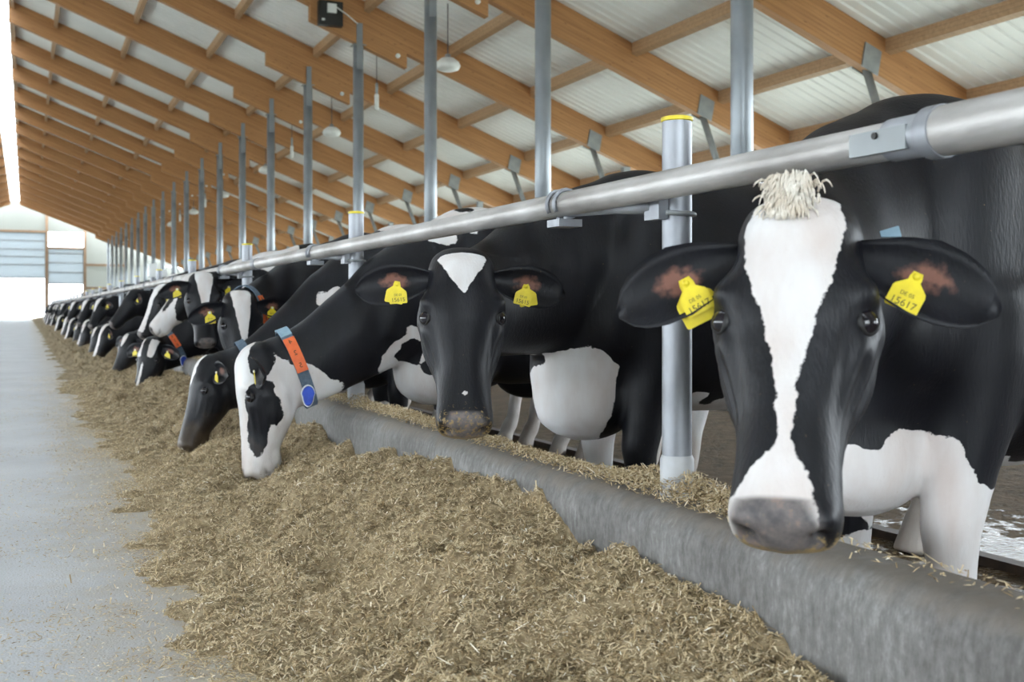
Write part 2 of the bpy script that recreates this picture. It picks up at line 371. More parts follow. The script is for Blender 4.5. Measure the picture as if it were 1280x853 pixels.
# side walls (low) with the long open curtain gap above
for sgn, nm in ((1, 'wall_right'), (-1, 'wall_left')):
    xw = XR + sgn*14.2
    o = MB().box(xw-.1, xw+.1, Y0, Y1, -.4, .75).build(nm, M['wallconc']); struct(o)
    t = MB().box(xw-.09, xw+.09, Y0, Y1, zb(XR+14.2)-.05, zb(XR+14.2)+.30).build('trim_1' if sgn > 0 else 'trim_2', M['purlin']); struct(t)

# far gable wall: translucent sheets, two doorways with half raised sectional doors
wf = empty('wall_far', (0, Y1, 0)); struct(wf)
def wpoly(poly, name='gable_sheet', mat='gable', d0=0, d1=.06): return MB().prism(poly, d0, d1).build(name, M[mat], wf)
top = lambda x: 8.78+.5-SL*(abs(x-XR)+XR)
DL, DR, D2 = -2.75, 1.54, 4.45
wpoly([(XR, top(XR)), (DL, top(DL)), (DL, 7.05), (DR, 7.05), (DR, top(DR))])
wpoly([(DR, 7.05), (D2, 7.05), (D2, top(D2)), (DR, top(DR))] if top(D2) > 7.05 else [(DR, 5.75), (D2, 5.75), (D2, top(D2)), (DR, top(DR))])
xs = [D2, 7.6, 10.6, 13.4]
for a, b in zip(xs[:-1], xs[1:]):
    for z0, z1 in ((1.1, 2.5), (2.5, 4.4), (4.4, 9)):
        za, zc = min(z1, top(a)), min(z1, top(b))
        if za <= z0+.05: continue
        wpoly([(a, z0), (b, z0), (b, max(zc, z0+.02)), (a, za)])
xs = [DL, -5.6, -8.6, -11.6, -14.6]
for a, b in zip(xs[:-1], xs[1:]):
    wpoly([(a, -.4), (b, -.4), (b, top(b)), (a, top(a))])
MB().box(D2, 13.4, 0, .2, -.4, 1.1).build('plinth', M['wallconc'], wf)
for x in (DL, DR, D2, 7.6, 10.6):
    MB().box(x-.10, x+.10, -.18, .0, -.4, top(x)).build('gable_post', M['frame_wood'], wf)
for a, b, z in ((DL, DR, 7.05), (DR, D2, 5.75), (D2, 7.6, 4.4), (D2, 7.6, 2.5), (7.6, 10.6, 2.5)):
    MB().box(a, b, -.15, .0, z-.09, z+.09).build('gable_girt', M['frame_wood'], wf)
# unseen near gable wall, added to dim the rafters; doorway sized for foreground light
wn = empty('wall_near_added', (0, Y0, 0)); struct(wn)
for pl in ([(-14.6,-.4),(-4.2,-.4),(-4.2,top(-4.2)),(-14.6,top(-14.6))], [(3.0,-.4),(13.4,-.4),(13.4,top(13.4)),(3.0,top(3.0))], [(-4.2,4.6),(3.0,4.6),(3.0,top(3.0)),(XR,top(XR)),(-4.2,top(-4.2))]):
    MB().prism(pl, -.06, 0).build('gable_sheet', M['gable'], wn)
def sect_door(nm, x0, x1, zs):
    d = empty(nm, (0, Y1+.02, 0)); struct(d)
    for i, (a, b) in enumerate(zip(zs[:-1], zs[1:])):
        MB().box(x0+.1, x1-.1, .0, .05, a+.02, b-.02).build('door_panel', M['gable_door'], d)
        MB().box(x0+.1, x1-.1, -.03, .0, b-.05, b+.05).build('door_rail', M['plate'], d)
    MB().box(x0+.1, x1-.1, -.05, .06, zs[0]-.06, zs[0]+.06).build('bottom_seal', M['plate'], d)
    for x in (x0+.12, x1-.12): MB().box(x-.04, x+.04, -.06, .0, 0, zs[-1]).build('track', M['plate'], d)
sect_door('door_1', DL, DR, [3.30, 4.35, 5.0, 5.6, 6.3, 6.95])
sect_door('door_2', DR, D2, [2.85, 3.75, 4.55, 5.30, 5.68])

# roof: ribbed sheets between purlins, one piece per bay and purlin field
ce = empty('ceiling', (0, 0, 0)); struct(ce)
PX = [-.36, .79, 2.62, 4.46, 6.29, 8.12, 9.96, 11.79, 13.40]
Kmin, Kmax = -4, 20
ybay = lambda k: 8.67 + BAY*k
def sheet_mesh(x0, x1, ylen):
    mb = MB(); prof = []; p = BAY/18.0; y = 0.0
    while y < ylen-1e-4:
        prof += [(y, 0), (y+p*.62, 0), (y+p*.70, .028), (y+p*.92, .028)]; y += p
    prof.append((ylen, 0))
    a = [(x0, yy, 8.78+.67+d - SL*(x0)) for yy, d in prof]; b = [(x1, yy, 8.78+.67+d - SL*(x1)) for yy, d in prof]
    n = len(prof); vs = a+b+[(v[0], v[1], v[2]+.06) for v in a+b]
    fs = []
    for i in range(n-1): fs += [(i, i+1, n+i+1, n+i), (2*n+i, 3*n+i, 3*n+i+1, 2*n+i+1)]
    mb.add(vs, fs); return mb
lim = [-.45] + PX[1:-1] + [14.0]
shm = [sheet_mesh(a, b+.03, BAY).mesh('roof_panel', M['sheet'], fix=False) for a, b in zip(lim[:-1], lim[1:])]
pum = []
for i, x in enumerate(PX):
    hh = .20 if i < 8 else .26
    zt = 8.78+.67-SL*x-.005; q = SL*.05
    mb = MB(); mb.add([(x-.05, .08, zt+q-hh), (x+.05, .08, zt-q-hh), (x+.05, .08, zt-q), (x-.05, .08, zt+q)] + [(x-.05, BAY-.08, zt+q-hh), (x+.05, BAY-.08, zt-q-hh), (x+.05, BAY-.08, zt-q), (x-.05, BAY-.08, zt+q)],
           [(3,2,1,0),(4,5,6,7),(0,1,5,4),(1,2,6,5),(2,3,7,6),(3,0,4,7)])
    pum.append(mb.mesh('purlin', M['purlin']))
skm = MB()
arc = [(XR + .36*math.cos(a), 9.66+.16*math.sin(a)) for a in np.linspace(0, PI, 13)]
skm.rings([[(x, y, z) for x, z in arc] + [(XR+(x-XR)*1.02, y, z+.02) for x, z in reversed(arc)] for y in (.03, BAY-.03)])
skm = skm.mesh('skylight_panel', M['skylight'])
flip = Matrix.Translation((2*XR, 0, 0)) @ Matrix.Scale(-1, 4, (1,0,0))
for k in range(Kmin, Kmax):
    y = ybay(k)
    for me in shm + pum:
        link(me.name.split('.')[0], me, ce, (0, y, 0))
        o = link(me.name.split('.')[0], me, ce); o.matrix_local = Matrix.Translation((0, y, 0)) @ flip
    link('skylight_panel', skm, ce, (0, y, 0))
# kerb boards of the ridge opening
for sx in (-.43, 2*XR+.43):
    MB().box(sx-.03, sx+.03, Y0, Y1, 9.45, 9.70).build('ridge_board', M['purlin'], ce)

# glulam rafters, bolsters, braces, columns
def rpoly(x0, x1, lo, hi): return [(x0, 8.78+lo-SL*x0), (x1, 8.78+lo-SL*x1), (x1, 8.78+hi-SL*x1), (x0, 8.78+hi-SL*x0)]
beam = MB().prism(rpoly(-.46, 13.55, .05, .665), -.09, .09).mesh('beam', M['glulam'])
bol = MB().prism([(COLX-1.0, 8.78-SL*(COLX-1.0)+.05), (COLX-1.0, 8.78-SL*(COLX-1.0)-.25), (COLX+1.0, 8.78-SL*(COLX+1.0)-.25), (COLX+1.0, 8.78-SL*(COLX+1.0)+.05)], -.088, .088).mesh('bolster', M['glulam'])
bcap = MB().lathe([(.045,0),(.05,.03),(.02,.05)], 10).mesh('bolt_cap', M['white_plastic'])
BX = 11.45; bz = 8.78-SL*BX+.12
plate = MB().prism([(BX-.17, bz-.02), (BX+.13, bz-.14), (BX+.20, bz+.22), (BX-.10, bz+.34)], -.115, -.09).mesh('brace_plate', M['plate'])
plate2 = MB().prism([(BX-.17, bz-.02), (BX+.13, bz-.14), (BX+.20, bz+.22), (BX-.10, bz+.34)], .09, .115).mesh('brace_plate', M['plate'])
strut = MB().tube([(BX+.0, 0, bz-.02), (12.24, 0, 2.35)], .062, 10).mesh('brace_strut', M['plate'], True)
ocol = MB().box(12.22, 12.38, -.08, .08, -.2, 8.78-SL*12.3+.02).mesh('outer_column', M['plate'])
# purlin hangers
tie = MB().box(-.03, .5, -.11, -.09, -.05, .05).mesh('hanger', M['plate'])
ztop = 8.78-SL*COLX-.25
ctube = MB().tube([(0,0,-.2-CFZ), (0,0,ztop-CFZ-.02)], .105, 20).mesh('tube', M['column'], False)
ctube.polygons.foreach_set('use_smooth', [len(p.vertices) == 4 for p in ctube.polygons])
cfork = MB().box(-.06, .06, -.115, -.088, ztop-CFZ-.5, ztop-CFZ+.42).box(-.06, .06, .088, .115, ztop-CFZ-.5, ztop-CFZ+.42).mesh('head_plate', M['column'])
ccap = MB().box(-.13, .13, -.13, .13, ztop-CFZ-.02, ztop-CFZ).mesh('cap_plate', M['plate'])
cbase = MB().box(-.17, .17, -.17, .17, 0, .02).mesh('base_plate', M['plate'])
for k in range(Kmin, Kmax+1):
    y = ybay(k)
    if y > Y1-.3: continue
    r = empty('glulam_rafter', (0, y, 0))
    for me in (beam, bol, plate, plate2, strut, ocol):
        link(me.name.split('.')[0], me, r)
    o = link('beam', beam, r); o.matrix_local = flip
    o = link('bolt_cap', bcap, r, (COLX+.8, -.09, 8.78-SL*(COLX+.8)-.10), (PI/2, 0, 0))
    c = None
    if k >= 0:
        c = empty('steel_column', (COLX, y, CFZ))
        for me in (ctube, cfork, ccap, cbase): link(me.name.split('.')[0], me, c)
    if 0 <= k < 15:
        tag(r, 'orange glulam rafter resting on the %s grey steel column from the right' % ordn(k), 'rafter', 'glulam roof rafters')
        tag(c, 'tall round grey steel column, %s from the right of the row' % ordn(k), 'column', 'steel roof columns')
    elif k >= 15:
        tag(r, 'distant glulam rafter near the far gable wall', 'rafter', 'far glulam rafters')
        tag(c, 'thin distant grey steel column close to the far gable wall', 'column', 'far steel columns')
    else:
        tag(r, 'glulam rafter overhead, nearer than the first column in view', 'rafter', 'near glulam rafters')

# hanging lamps and hanging sensors, alternating bays
def lamp():
    r = empty('hanging_lamp')
    MB().lathe([(.02,.15),(.12,.13),(.21,.06),(.24,-.01),(.21,-.08),(.11,-.115),(.02,-.12)], 24).build('shade', M['white_plastic'], r, True)
    MB().lathe([(.05,.12),(.055,.20),(.02,.22)], 14).build('ballast', M['galv'], r, True)
    MB().tube([(0,0,.2),(0,0,1.25)], .012, 6).build('cable', M['wire'], r)
    return r
def sensor():
    r = empty('hanging_sensor')
    MB().lathe([(.015,-.34),(.05,-.33),(.05,.0),(.03,.03)], 14).build('tube', M['white_plastic'], r, True)
    MB().lathe([(.03,.03),(.035,.25),(.015,.28)], 12).build('holder', M['plate'], r, True)
    MB().tube([(0,0,.25),(0,0,1.45)], .010, 6).build('cable', M['wire'], r)
    return r
lp, sn = lamp(), sensor()
NM = ['nearest', 'second nearest', 'third nearest', 'fourth nearest', 'fifth nearest', 'sixth nearest']
for i in range(6):
    o = lp if i == 0 else copy_tree(lp)
    o.location = (7.33, 19.8+8.74*i, 5.42); tag(o, 'round white lamp hanging on a cable below the roof, %s of the row' % NM[i], 'lamp', 'hanging barn lamps')
    o = sn if i == 0 else copy_tree(sn)
    o.location = (7.25, 24.2+8.74*i, 5.62); tag(o, 'slim white tube hanging on a wire below the roof, %s of its row' % NM[i], 'sensor', 'hanging white tubes')

# black box mounted on the face of a rafter
bk = empty('wall_box', (5.52, ybay(3)-.09, 6.62))
MB().box(-.24,.24,-.16,0,-.22,.26).build('housing', M['black_plastic'], bk)
MB().box(-.08,.10,-.20,-.16,.02,.20).build('fitting', M['white_plastic'], bk)
MB().box(-.19,-.13,-.18,-.16,-.14,-.10).build('indicator', M['white_plastic'], bk)
MB().tube([(.06,-.19,.16),(.30,-.19,.02),(.55,-.1,-.12)], .012, 6).build('cable', M['white_plastic'], bk)
tag(bk, 'black box with white fitting mounted on a rafter near the fourth column', 'box')

# white control box clipped above the neck rail
wb = empty('control_box', (1.47, 14.75, 1.10))
MB().box(-.05,.05,-.09,.09,.10,.27).build('cabinet', M['white_plastic'], wb)
MB().box(.05,.17,-.09,.05,.10,.19).build('tray', M['white_plastic'], wb)
MB().tube([(.0,0,-.05),(0,0,.12)], .03, 10).build('stem', M['galv'], wb)
tag(wb, 'small white L-shaped box mounted above the neck rail in the distance', 'box')

# ------------------------------------------------------------------ feed fence: posts, brackets, neck rail
RX, RZ = 1.347, 1.085
def post():
    r = empty('fence_post')
    o = MB().lathe([(.036,0),(.036,.905)], 22).build('tube', M['galv'], r, auto=40)
    MB().lathe([(.0365,.903),(.039,.905),(.039,.913),(.033,.915),(.033,.90)], 22).build('cap_ring', M['yellow'], r, auto=40)
    MB().lathe([(.041,-.01),(.041,.085),(.037,.095)], 22).build('base_sleeve', M['pale_sleeve'], r, auto=40)
    # bracket arm running beside the post to the rail clamp
    MB().tube([(-.045,.03,.700),(-.07,.18,.712),(-.085,.42,.722)], .021, 12).build('bracket_arm', M['galv'], r, True)
    MB().box(-.062,-.036,-.018,.05,.665,.745).build('clamp_plate', M['galv'], r)
    ub = MB()
    ub.tube([(-.055,.0+.042,.678)]+[(.042*math.cos(a), .042*math.sin(a), .678) for a in np.linspace(PI*.6, -PI*.6, 12)]+[(-.055,-.042,.678)], .006, 8)
    ub.build('u_bolt', M['plate'], r, True)
    u2 = MB()
    for yy in (.40, .445):
        u2.tube([(-.1+.0385*math.cos(a), yy, RZ-KZ+.0385*math.sin(a)) for a in np.linspace(-PI*.55, PI*1.2, 16)], .006, 8)
    u2.build('rail_clamp', M['galv'], r, True)
    MB().box(-.13,-.06,.385,.46,RZ-KZ-.062,RZ-KZ-.042).build('clamp_foot', M['galv'], r)
    return r
pp = post(); first = True
for k in range(-1, 26):
    y = 2.31 + 2.86*k
    o = pp if first else copy_tree(pp); first = False
    o.location = (1.447, y, KZ)
    if k < 0: tag(o, 'galvanised fence post on the kerb, out past the front cow', 'post', 'fence posts on the kerb')
    elif k < 5: tag(o, ['galvanised fence post with yellow rim between the two nearest cow heads', 'pale galvanised fence post with yellow rim, second along the kerb', 'fence post third along the kerb, counted from the right', 'fence post fourth along the kerb, counted from the right', 'fence post fifth along the kerb, counted from the right'][k], 'post', 'fence posts on the kerb')
    else: tag(o, 'distant galvanised fence post on the feed kerb', 'post', 'distant fence posts')
rl = empty('neck_rail', (RX, 0, RZ))
jy = [-3.0, 1.375, 7.1, 15.7, 27.1, 38.6, 50.0, 61.5, 72]
for i, (a, b) in enumerate(zip(jy[:-1], jy[1:])):
    rr = .041 if i == 0 else .033
    MB().tube([(0, a, 0), (0, b+(.0 if i == 0 else .0), 0)], rr, 22).build('rail_pipe', M['galv_dirty'], rl, auto=40)
    if i: 
        MB().tube([(0, a-.02, 0), (0, a+.09, 0)], .0365, 22).build('pipe_sleeve', M['galv'], rl, auto=40)
MB().tube([(0, 1.35, 0), (0, 1.38, 0)], .0435, 24).build('pipe_collar', M['galv'], rl, auto=40)
sp_ = MB().box(-.0365,-.024,1.40,1.535,-.024,.016).build('joint_plate', M['plate'], rl)
MB().lathe([(.006,0),(.006,.004)], 10).build('bolt_hole', M['black_plastic'], sp_, loc=(-.0365, 1.47, .006)).rotation_euler = (0, -PI/2, 0)
tag(rl, 'long galvanised neck rail running above the cows along the feed fence', 'rail')

# ------------------------------------------------------------------ feed on the alley
CY = np.array([-3, .8, 1.57, 1.92, 2.5, 2.78, 3.36, 4.14, 4.55, 5.3, 6.0, 7, 8.5, 10, 14, 20, 40, 98])
CH = np.array([.10, .11, .145, .19, .235, .275, .25, .262, .17, .20, .19, .20, .18, .20, .17, .18, .16, .15])
HOL = [(.78, 3.1, .22, .35, .06), (.93, 5.05, .22, .30, .08), (.9, 6.25, .22, .3, .08), (1.0, 4.55, .25, .2, .05), (1.0, 9.2, .3, .4, .08),
       (1.0, 12.3, .3, .5, .08), (.95, 1.2, .25, .3, .03), (.6, 2.3, .2, .3, .035), (.72, 4.2, .16, .3, .04)]
def feed_h(X, Y):
    edge = .42 + .22*fbm(X*0+Y*.9, Y*0+1.7, 3, 11) + .34*fbm(Y*3.1, X*3, 3, 12) + .25*fbm(Y*11, X*11, 3, 13)
    u = np.clip((X-edge)/(1.30-edge), -.4, 1)
    base = np.interp(Y, CY, CH)
    up = np.clip(u, 0, 1)
    h = base*(.62*up**.85 + .38*up*up*(3-2*up)) 
    for (cx, cy, rx, ry, d) in HOL: h = h - d*np.exp(-((X-cx)/rx)**2-((Y-cy)/ry)**2)*np.clip(up*2.2, 0, 1)
    k = np.clip(up*3, 0, 1)
    h = h + k*(.11*fbm(X*3.2, Y*3.2, 3, 21) + .13*fbm(X*9, Y*9, 3, 31) + .05*fbm(X*34, Y*34, 3, 41))
    h = np.where(u > 0, np.maximum(h, -.004+.016*k), -.02+.0*h)
    # ragged edge: thin scattered film
    return h + np.where(u <= 0, u*.03, 0)
def feed_mesh():
    xs = np.linspace(.12, 1.312, 120)
    ys = [-1.0]
    while ys[-1] < 95: ys.append(ys[-1] + (.011 if ys[-1] < 5 else .011 + (ys[-1]-5)*.006))
    ys = np.array(ys); X, Y = np.meshgrid(xs, ys)
    Z = feed_h(X, Y); n, m = X.shape
    v = np.stack([X, Y, Z], -1).reshape(-1, 3)
    i = np.arange(n*m).reshape(n, m)
    f = np.stack([i[:-1,:-1], i[:-1,1:], i[1:,1:], i[1:,:-1]], -1).reshape(-1, 4)
    return np_mesh('feed_heap', v, f, M['feed'], True)
def np_mesh(name, v, f, mat, smooth=False):
    me = bpy.data.meshes.new(name); nf, k = f.shape
    me.vertices.add(len(v)); me.vertices.foreach_set('co', np.ascontiguousarray(v, np.float32).ravel())
    me.loops.add(nf*k); me.loops.foreach_set('vertex_index', np.ascontiguousarray(f, np.int32).ravel())
    me.polygons.add(nf); me.polygons.foreach_set('loop_start', np.arange(0, nf*k, k, dtype=np.int32))
    me.polygons.foreach_set('use_smooth', np.full(nf, smooth))
    if mat: me.materials.append(mat)
    me.update(calc_edges=True); me.validate(); return me
fh = link('feed_heap', feed_mesh()); fh['kind'] = 'stuff'
tag(fh, 'long heap of chopped brown silage feed along the concrete kerb', 'feed')
def chaff(name, P, scale, seed, flat=.5):
    r = np.random.default_rng(seed); n = len(P)
    th = r.uniform(0, 2*PI, n); el = r.normal(0, flat, n)
    d = np.stack([np.cos(th)*np.cos(el), np.sin(th)*np.cos(el), np.sin(el)], -1)
    q = np.stack([-np.sin(th), np.cos(th), 0*th], -1); nn = np.cross(d, q)
    L = scale*r.lognormal(0, .5, n)[:, None]; W = (scale*.30*r.uniform(.6, 1.5, n))[:, None]; T = W*.4
    a = P - d*L*.5; b = P + d*L*.5 + nn*(L*r.normal(0, .12, n)[:, None])
    v = np.stack([a - q*W*.5, a + q*W*.5, b + q*W*.3, b - q*W*.3, (a+b)/2 + nn*T + q*W*.2], 1).reshape(-1, 3)
    o = np.arange(n)[:, None]*5
    f = np.concatenate([o+np.array([[0,1,4]]), o+np.array([[1,2,4]]), o+np.array([[2,3,4]]), o+np.array([[3,0,4]])], 0)
    me = np_mesh(name, v, f, M['chaff'])
    t = np.repeat(np.clip(r.beta(2.2, 2.0, n) + (r.random(n) > .985)*.5, 0, 1), 5).astype(np.float32)
    me.attributes.new('tint', 'FLOAT', 'POINT').data.foreach_set('value', t)
    return link(name, me)
def chaff_pts(n, seed):
    r = np.random.default_rng(seed); d = 1.0*np.exp(r.uniform(0, 1, n)*math.log(14.0))      # log spaced so nearer feed gets more
    X = .10 + (1.30-.10)*r.beta(1.7, 1.1, n); Y = d - .75
    h = feed_h(X, Y); keep = (h > 0) | (r.random(n) < .10)
    P = np.stack([X, Y, np.maximum(h, 0)+.003], -1)[keep]; return P
P = chaff_pts(260000, 3)
P[:, 2] += np.abs(np.random.default_rng(5).normal(0, .003, len(P)))
o = chaff('feed_chaff', P, .0105, 8); o['kind'] = 'stuff'; tag(o, 'loose chopped stalks covering the brown feed heap', 'chaff')
# loose feed lying on top of the kerb, around the posts
r_ = np.random.default_rng(9); n = 40000
Yk = 1.0*np.exp(r_.uniform(0, 1, n)*math.log(12)) - .2; Xk = KX0+.035 + (.125)*r_.beta(2.2, 1.0, n)
pk = sum(np.exp(-((Yk-(2.31+2.86*k))/.28)**2) for k in range(5))
hk = (.010 + .022*np.clip(fbm(Xk*0+Yk*2.2, Xk*4, 3, 77)*4+.3, 0, 1) + .03*pk)*np.clip((Xk-KX0-.035)/.09, 0, 1)
hk = np.where(Yk < 1.75, .004, hk)
kp = r_.random(n) < np.clip(.25 + 1.5*hk/.04, 0, 1)*np.where(Yk < 1.75, .06, 1)
Pk = np.stack([Xk, Yk, KZ + hk*r_.uniform(.1, 1, n)+.003], -1)[kp]
o = chaff('kerb_chaff', Pk, .0105, 18); o['kind'] = 'stuff'; tag(o, 'scattered feed crumbs lying on top of the concrete kerb', 'chaff')
# scattered crumbs over the clean alley floor
n = 120000; Yf = 1.2*np.exp(r_.uniform(0, 1, n)*math.log(12)) - .3; Xf = .56 - np.abs(r_.normal(0, .17, n))*r_.choice([.6,1,1.3,3.0], n)
kf = r_.random(n) < np.clip(.35+3.0*fbm(Xf*5, Yf*3, 4, 61), .04, 1); Xf, Yf = Xf[kf], Yf[kf]
o = chaff('floor_chaff', np.stack([Xf, Yf, Xf*0+.003], -1), .0085, 28, .1); o['kind'] = 'stuff'; tag(o, 'sparse feed crumbs scattered over the bare alley floor', 'chaff')
tw = MB().tube([(.10,1.86,.008),(.19,1.90,.012),(.27,1.965,.010)], [.004,.005,.003], 7).build('straw_stalk', M['twig'], None, True)
tag(tw, 'single brown stalk lying on the bare alley floor at lower left', 'stalk')
cl = MB().ell((0,0,0), (.016,.012,.012), 8, 6).build('feed_pellet', M['twig'], None, False, loc=(.735, 1.79, float(feed_h(np.array([.735]), np.array([1.79]))[0])+.010))
tag(cl, 'small brown pellet lying on the feed near the bottom edge', 'pellet')

# ------------------------------------------------------------------ cows
HEADS = [  # t, half width, dorsal, ventral   (unit head length .52)
 (-.07,.045,-.060,-.12), (-.035,.072,-.024,-.15), (0,.090,-.005,-.17), (.06,.102,.008,-.19), (.14,.110,.015,-.205), (.24,.120,.018,-.218), (.31,.131,.016,-.226), (.37,.132,.012,-.230),
 (.43,.120,.006,-.232), (.52,.110,.000,-.222), (.62,.099,-.004,-.200), (.72,.086,-.008,-.176), (.80,.079,-.010,-.160), (.87,.079,-.012,-.152), (.93,.082,-.013,-.152),
 (.97,.080,-.018,-.150), (1.0,.073,-.028,-.146), (1.02,.057,-.045,-.132), (1.03,.033,-.066,-.110)]
def ellp(p, c, r):
    q = (p-np.array(c))/np.array(r); l = np.sqrt((q*q).sum(-1)); return (1-l)*min(r)
def npm(m): return np.array(m)
def cow(name, X, Y, heading, poll, axis, nrm, label, white=lambda B, H: np.full(len(B), -.1), voxel=.012, HL=.54, sc=1.0,
        lying=False, eyes=True, ears=(True, True), ear_droop=.3, tags=((),()), collar=None, tuft=None, crumb=0, crumb_top=.1, smooth=5, group=None, cat='cow', legs_fwd=(0,0), ear_in='earin', pad_full=True, pad_w=.060, pad_off=0.0, lip=False):
    root = empty(name, (X, Y, CFZ), heading)
    Rw = Matrix.Rotation(-heading, 3, 'Z')
    toL = lambda p: Rw @ (Vector(p) - Vector((X, Y, CFZ)))
    po = toL(poll); a = (Rw @ Vector(axis)).normalized(); nv = Rw @ Vector(nrm); nv = (nv - a*nv.dot(a)).normalized(); xv = a.cross(nv)
    hs = HL/.52
    hp = lambda x, t, n_: po + xv*(x*hs) + a*(t*HL) + nv*(n_*hs)     # head point: x, n in metres (unit head), t fraction
    mb = MB()
    # trunk
    ST = [(-1.33,1.33,1.06,.09),(-1.26,1.41,.93,.19),(-1.10,1.45,.80,.255),(-.92,1.455,.70,.29),(-.68,1.44,.62,.33),(-.42,1.43,.57,.345),(-.16,1.44,.57,.325),
          (.02,1.46,.60,.275),(.14,1.44,.62,.235),(.25,1.38,.64,.195),(.34,1.30,.68,.15),(.40,1.18,.76,.09)]
    rs = []
    for x, zt, zbm, wd in ST:
        c = (zt*.47+zbm*.53); ring = []
        for j in range(28):
            q = 2*PI*j/28; cx, sx = math.cos(q), math.sin(q)
            yy = wd*math.copysign(abs(cx)**.82, cx); hz = (zt-c) if sx > 0 else (c-zbm)
            if sx > 0: yy *= 1-.30*sx**2.0
            ring.append((x*sc, yy*sc, (c+hz*math.copysign(abs(sx)**.86, sx))*sc))
        rs.append(ring)
    mb.rings(rs)
    E = lambda c, r: mb.ell([k*sc for k in c], [k*sc for k in r])
    E((.30,0,.74), (.15,.13,.19)); E((.23,0,.63), (.21,.15,.15))
    for s in (-1, 1):
        E((.05,s*.19,1.03), (.19,.085,.36)); E((.20,s*.165,.92), (.11,.085,.15)); E((-.93,s*.245,1.37), (.09,.055,.055)); E((-1.28,s*.11,1.26), (.06,.05,.06))
    E((-.80,0,.56), (.24,.17,.17))
    T = lambda pts, rad, n=14: mb.tube([(p[0]*sc, p[1]*sc, p[2]*sc) for p in pts], [r*sc for r in rad], n)
    for i, s in enumerate((-1, 1)):
        f = legs_fwd[i]
        T([(.05,s*.16,1.0),(.04,s*.165,.84),(.06+f*.3,s*.165,.70),(.09+f*.6,s*.16,.56),(.105+f*.8,s*.155,.455),(.10+f*.85,s*.155,.40),(.09+f,s*.155,.29),(.095+f,s*.155,.17),(.11+f,s*.155,.125),(.13+f,s*.155,.075),(.145+f,s*.155,.0)],
          [.14,.125,.10,.075,.064,.056,.042,.042,.052,.050,.062])
        T([(-1.0,s*.15,1.15),(-1.0,s*.18,.95),(-.99,s*.185,.78),(-1.08,s*.185,.63),(-1.20,s*.18,.52),(-1.205,s*.18,.45),(-1.17,s*.18,.30),(-1.15,s*.18,.17),(-1.13,s*.18,.125),(-1.10,s*.18,.07),(-1.08,s*.18,.0)],
          [.22,.20,.155,.10,.066,.06,.045,.045,.053,.05,.062])
    T([(-1.30,0,1.36),(-1.40,0,1.25),(-1.42,0,.95),(-1.41,0,.65),(-1.40,0,.5)], [.05,.042,.032,.04,.02], 8)
    # neck
    P3 = hp(0,.20,-.125); P0 = Vector((.02,0,1.10))*sc
    ndir = (nv*-.55 + a*-.35).normalized(); dist = (P3-P0).length
    P1 = P0 + Vector((.42,0,(P3.z-P0.z)*.12))*sc; P2 = P3 + (nv*-.8 + (P0-P3).normalized()*.6).normalized()*dist*.30
    rad = [(0,.34,.20),(.25,.30,.185),(.5,.235,.145),(.75,.19,.118),(1,.165,.104)]
    def neck(u):
        v = 1-u
        c = P0*v**3 + P1*3*v*v*u + P2*3*v*u*u + P3*u**3
        d = ((P1-P0)*v*v + (P2-P1)*2*u*v + (P3-P2)*u*u).normalized()
        up = Vector((0,0,1))*(1-u) + (nv*.25 - a)*u*1.0
        up = (up - d*up.dot(d)).normalized(); sd = d.cross(up)
        h = np.interp(u, [q[0] for q in rad], [q[1] for q in rad])*sc; wd = np.interp(u, [q[0] for q in rad], [q[2] for q in rad])*sc
        return c, d, up, sd, h, wd
    def nring(u, k=1.0, n=24, add=0):
        c, d, up, sd, h, wd = neck(u)
        return [c + sd*math.cos(2*PI*j/n)*(wd*k+add) + up*math.sin(2*PI*j/n)*(h*k+add) for j in range(n)]
    mb.rings([nring(u) for u in np.linspace(0, 1, 13)])
    # head
    hr = []
    for t, wd, d, v in HEADS:
        c, h = (d+v)/2, (d-v)/2; ring = []
        for j in range(28):
            q = 2*PI*j/28; cx, sx = math.cos(q), math.sin(q)
            x = wd*math.copysign(abs(cx)**.78, cx); n_ = c + h*math.copysign(abs(sx)**.82, sx)
            if sx < 0: x *= 1-.36*abs(sx)**1.4*(1 if t < .85 else .3)
            else: x *= 1-np.interp(t, [0,.25,.34,.45,.6,.8,.9,1], [.05,.10,.20,.30,.30,.20,.10,.1])*sx**2
            ring.append(hp(x, t, n_))
        hr.append(ring)
    mb.rings(hr)
    # lower jaw / chin
    mb.rings([[hp(x*k, t, n_*1.0+dn) for x, n_ in [(.055*math.cos(2*PI*j/14), -.135+.03*math.sin(2*PI*j/14)) for j in range(14)]] for t, k, dn in ((.70,.5,.02),(.80,.95,-.004),(.88,1.0,-.008),(.93,.85,.0),(.955,.4,.012))])
    me0 = mb.mesh('body')
    tmp = bpy.data.objects.new('tmp', me0); COL.objects.link(tmp)
    md = tmp.modifiers.new('r', 'REMESH'); md.mode = 'VOXEL'; md.voxel_size = voxel
    ms = tmp.modifiers.new('s', 'SMOOTH'); ms.factor = .5; ms.iterations = 2
    dg = bpy.context.evaluated_depsgraph_get(); dg.update()
    me = bpy.data.meshes.new_from_object(tmp.evaluated_get(dg)); me.name = 'body'
    bpy.data.objects.remove(tmp); bpy.data.meshes.remove(me0)
    nvt = len(me.vertices); co = np.empty(nvt*3, np.float32); me.vertices.foreach_get('co', co); co = co.reshape(-1, 3).astype(np.float64)
    ed = np.empty(len(me.edges)*2, np.int32); me.edges.foreach_get('vertices', ed); ed = ed.reshape(-1, 2)
    A = np.array([xv, a, nv])
    H0 = (co-np.array(po)) @ A.T / hs
    hm = (np.abs(H0[:,0]) < .21) & (H0[:,1] > -.06) & (H0[:,1] < .60) & (H0[:,2] > -.13-.12*np.clip(H0[:,1]/.3, 0, 1))
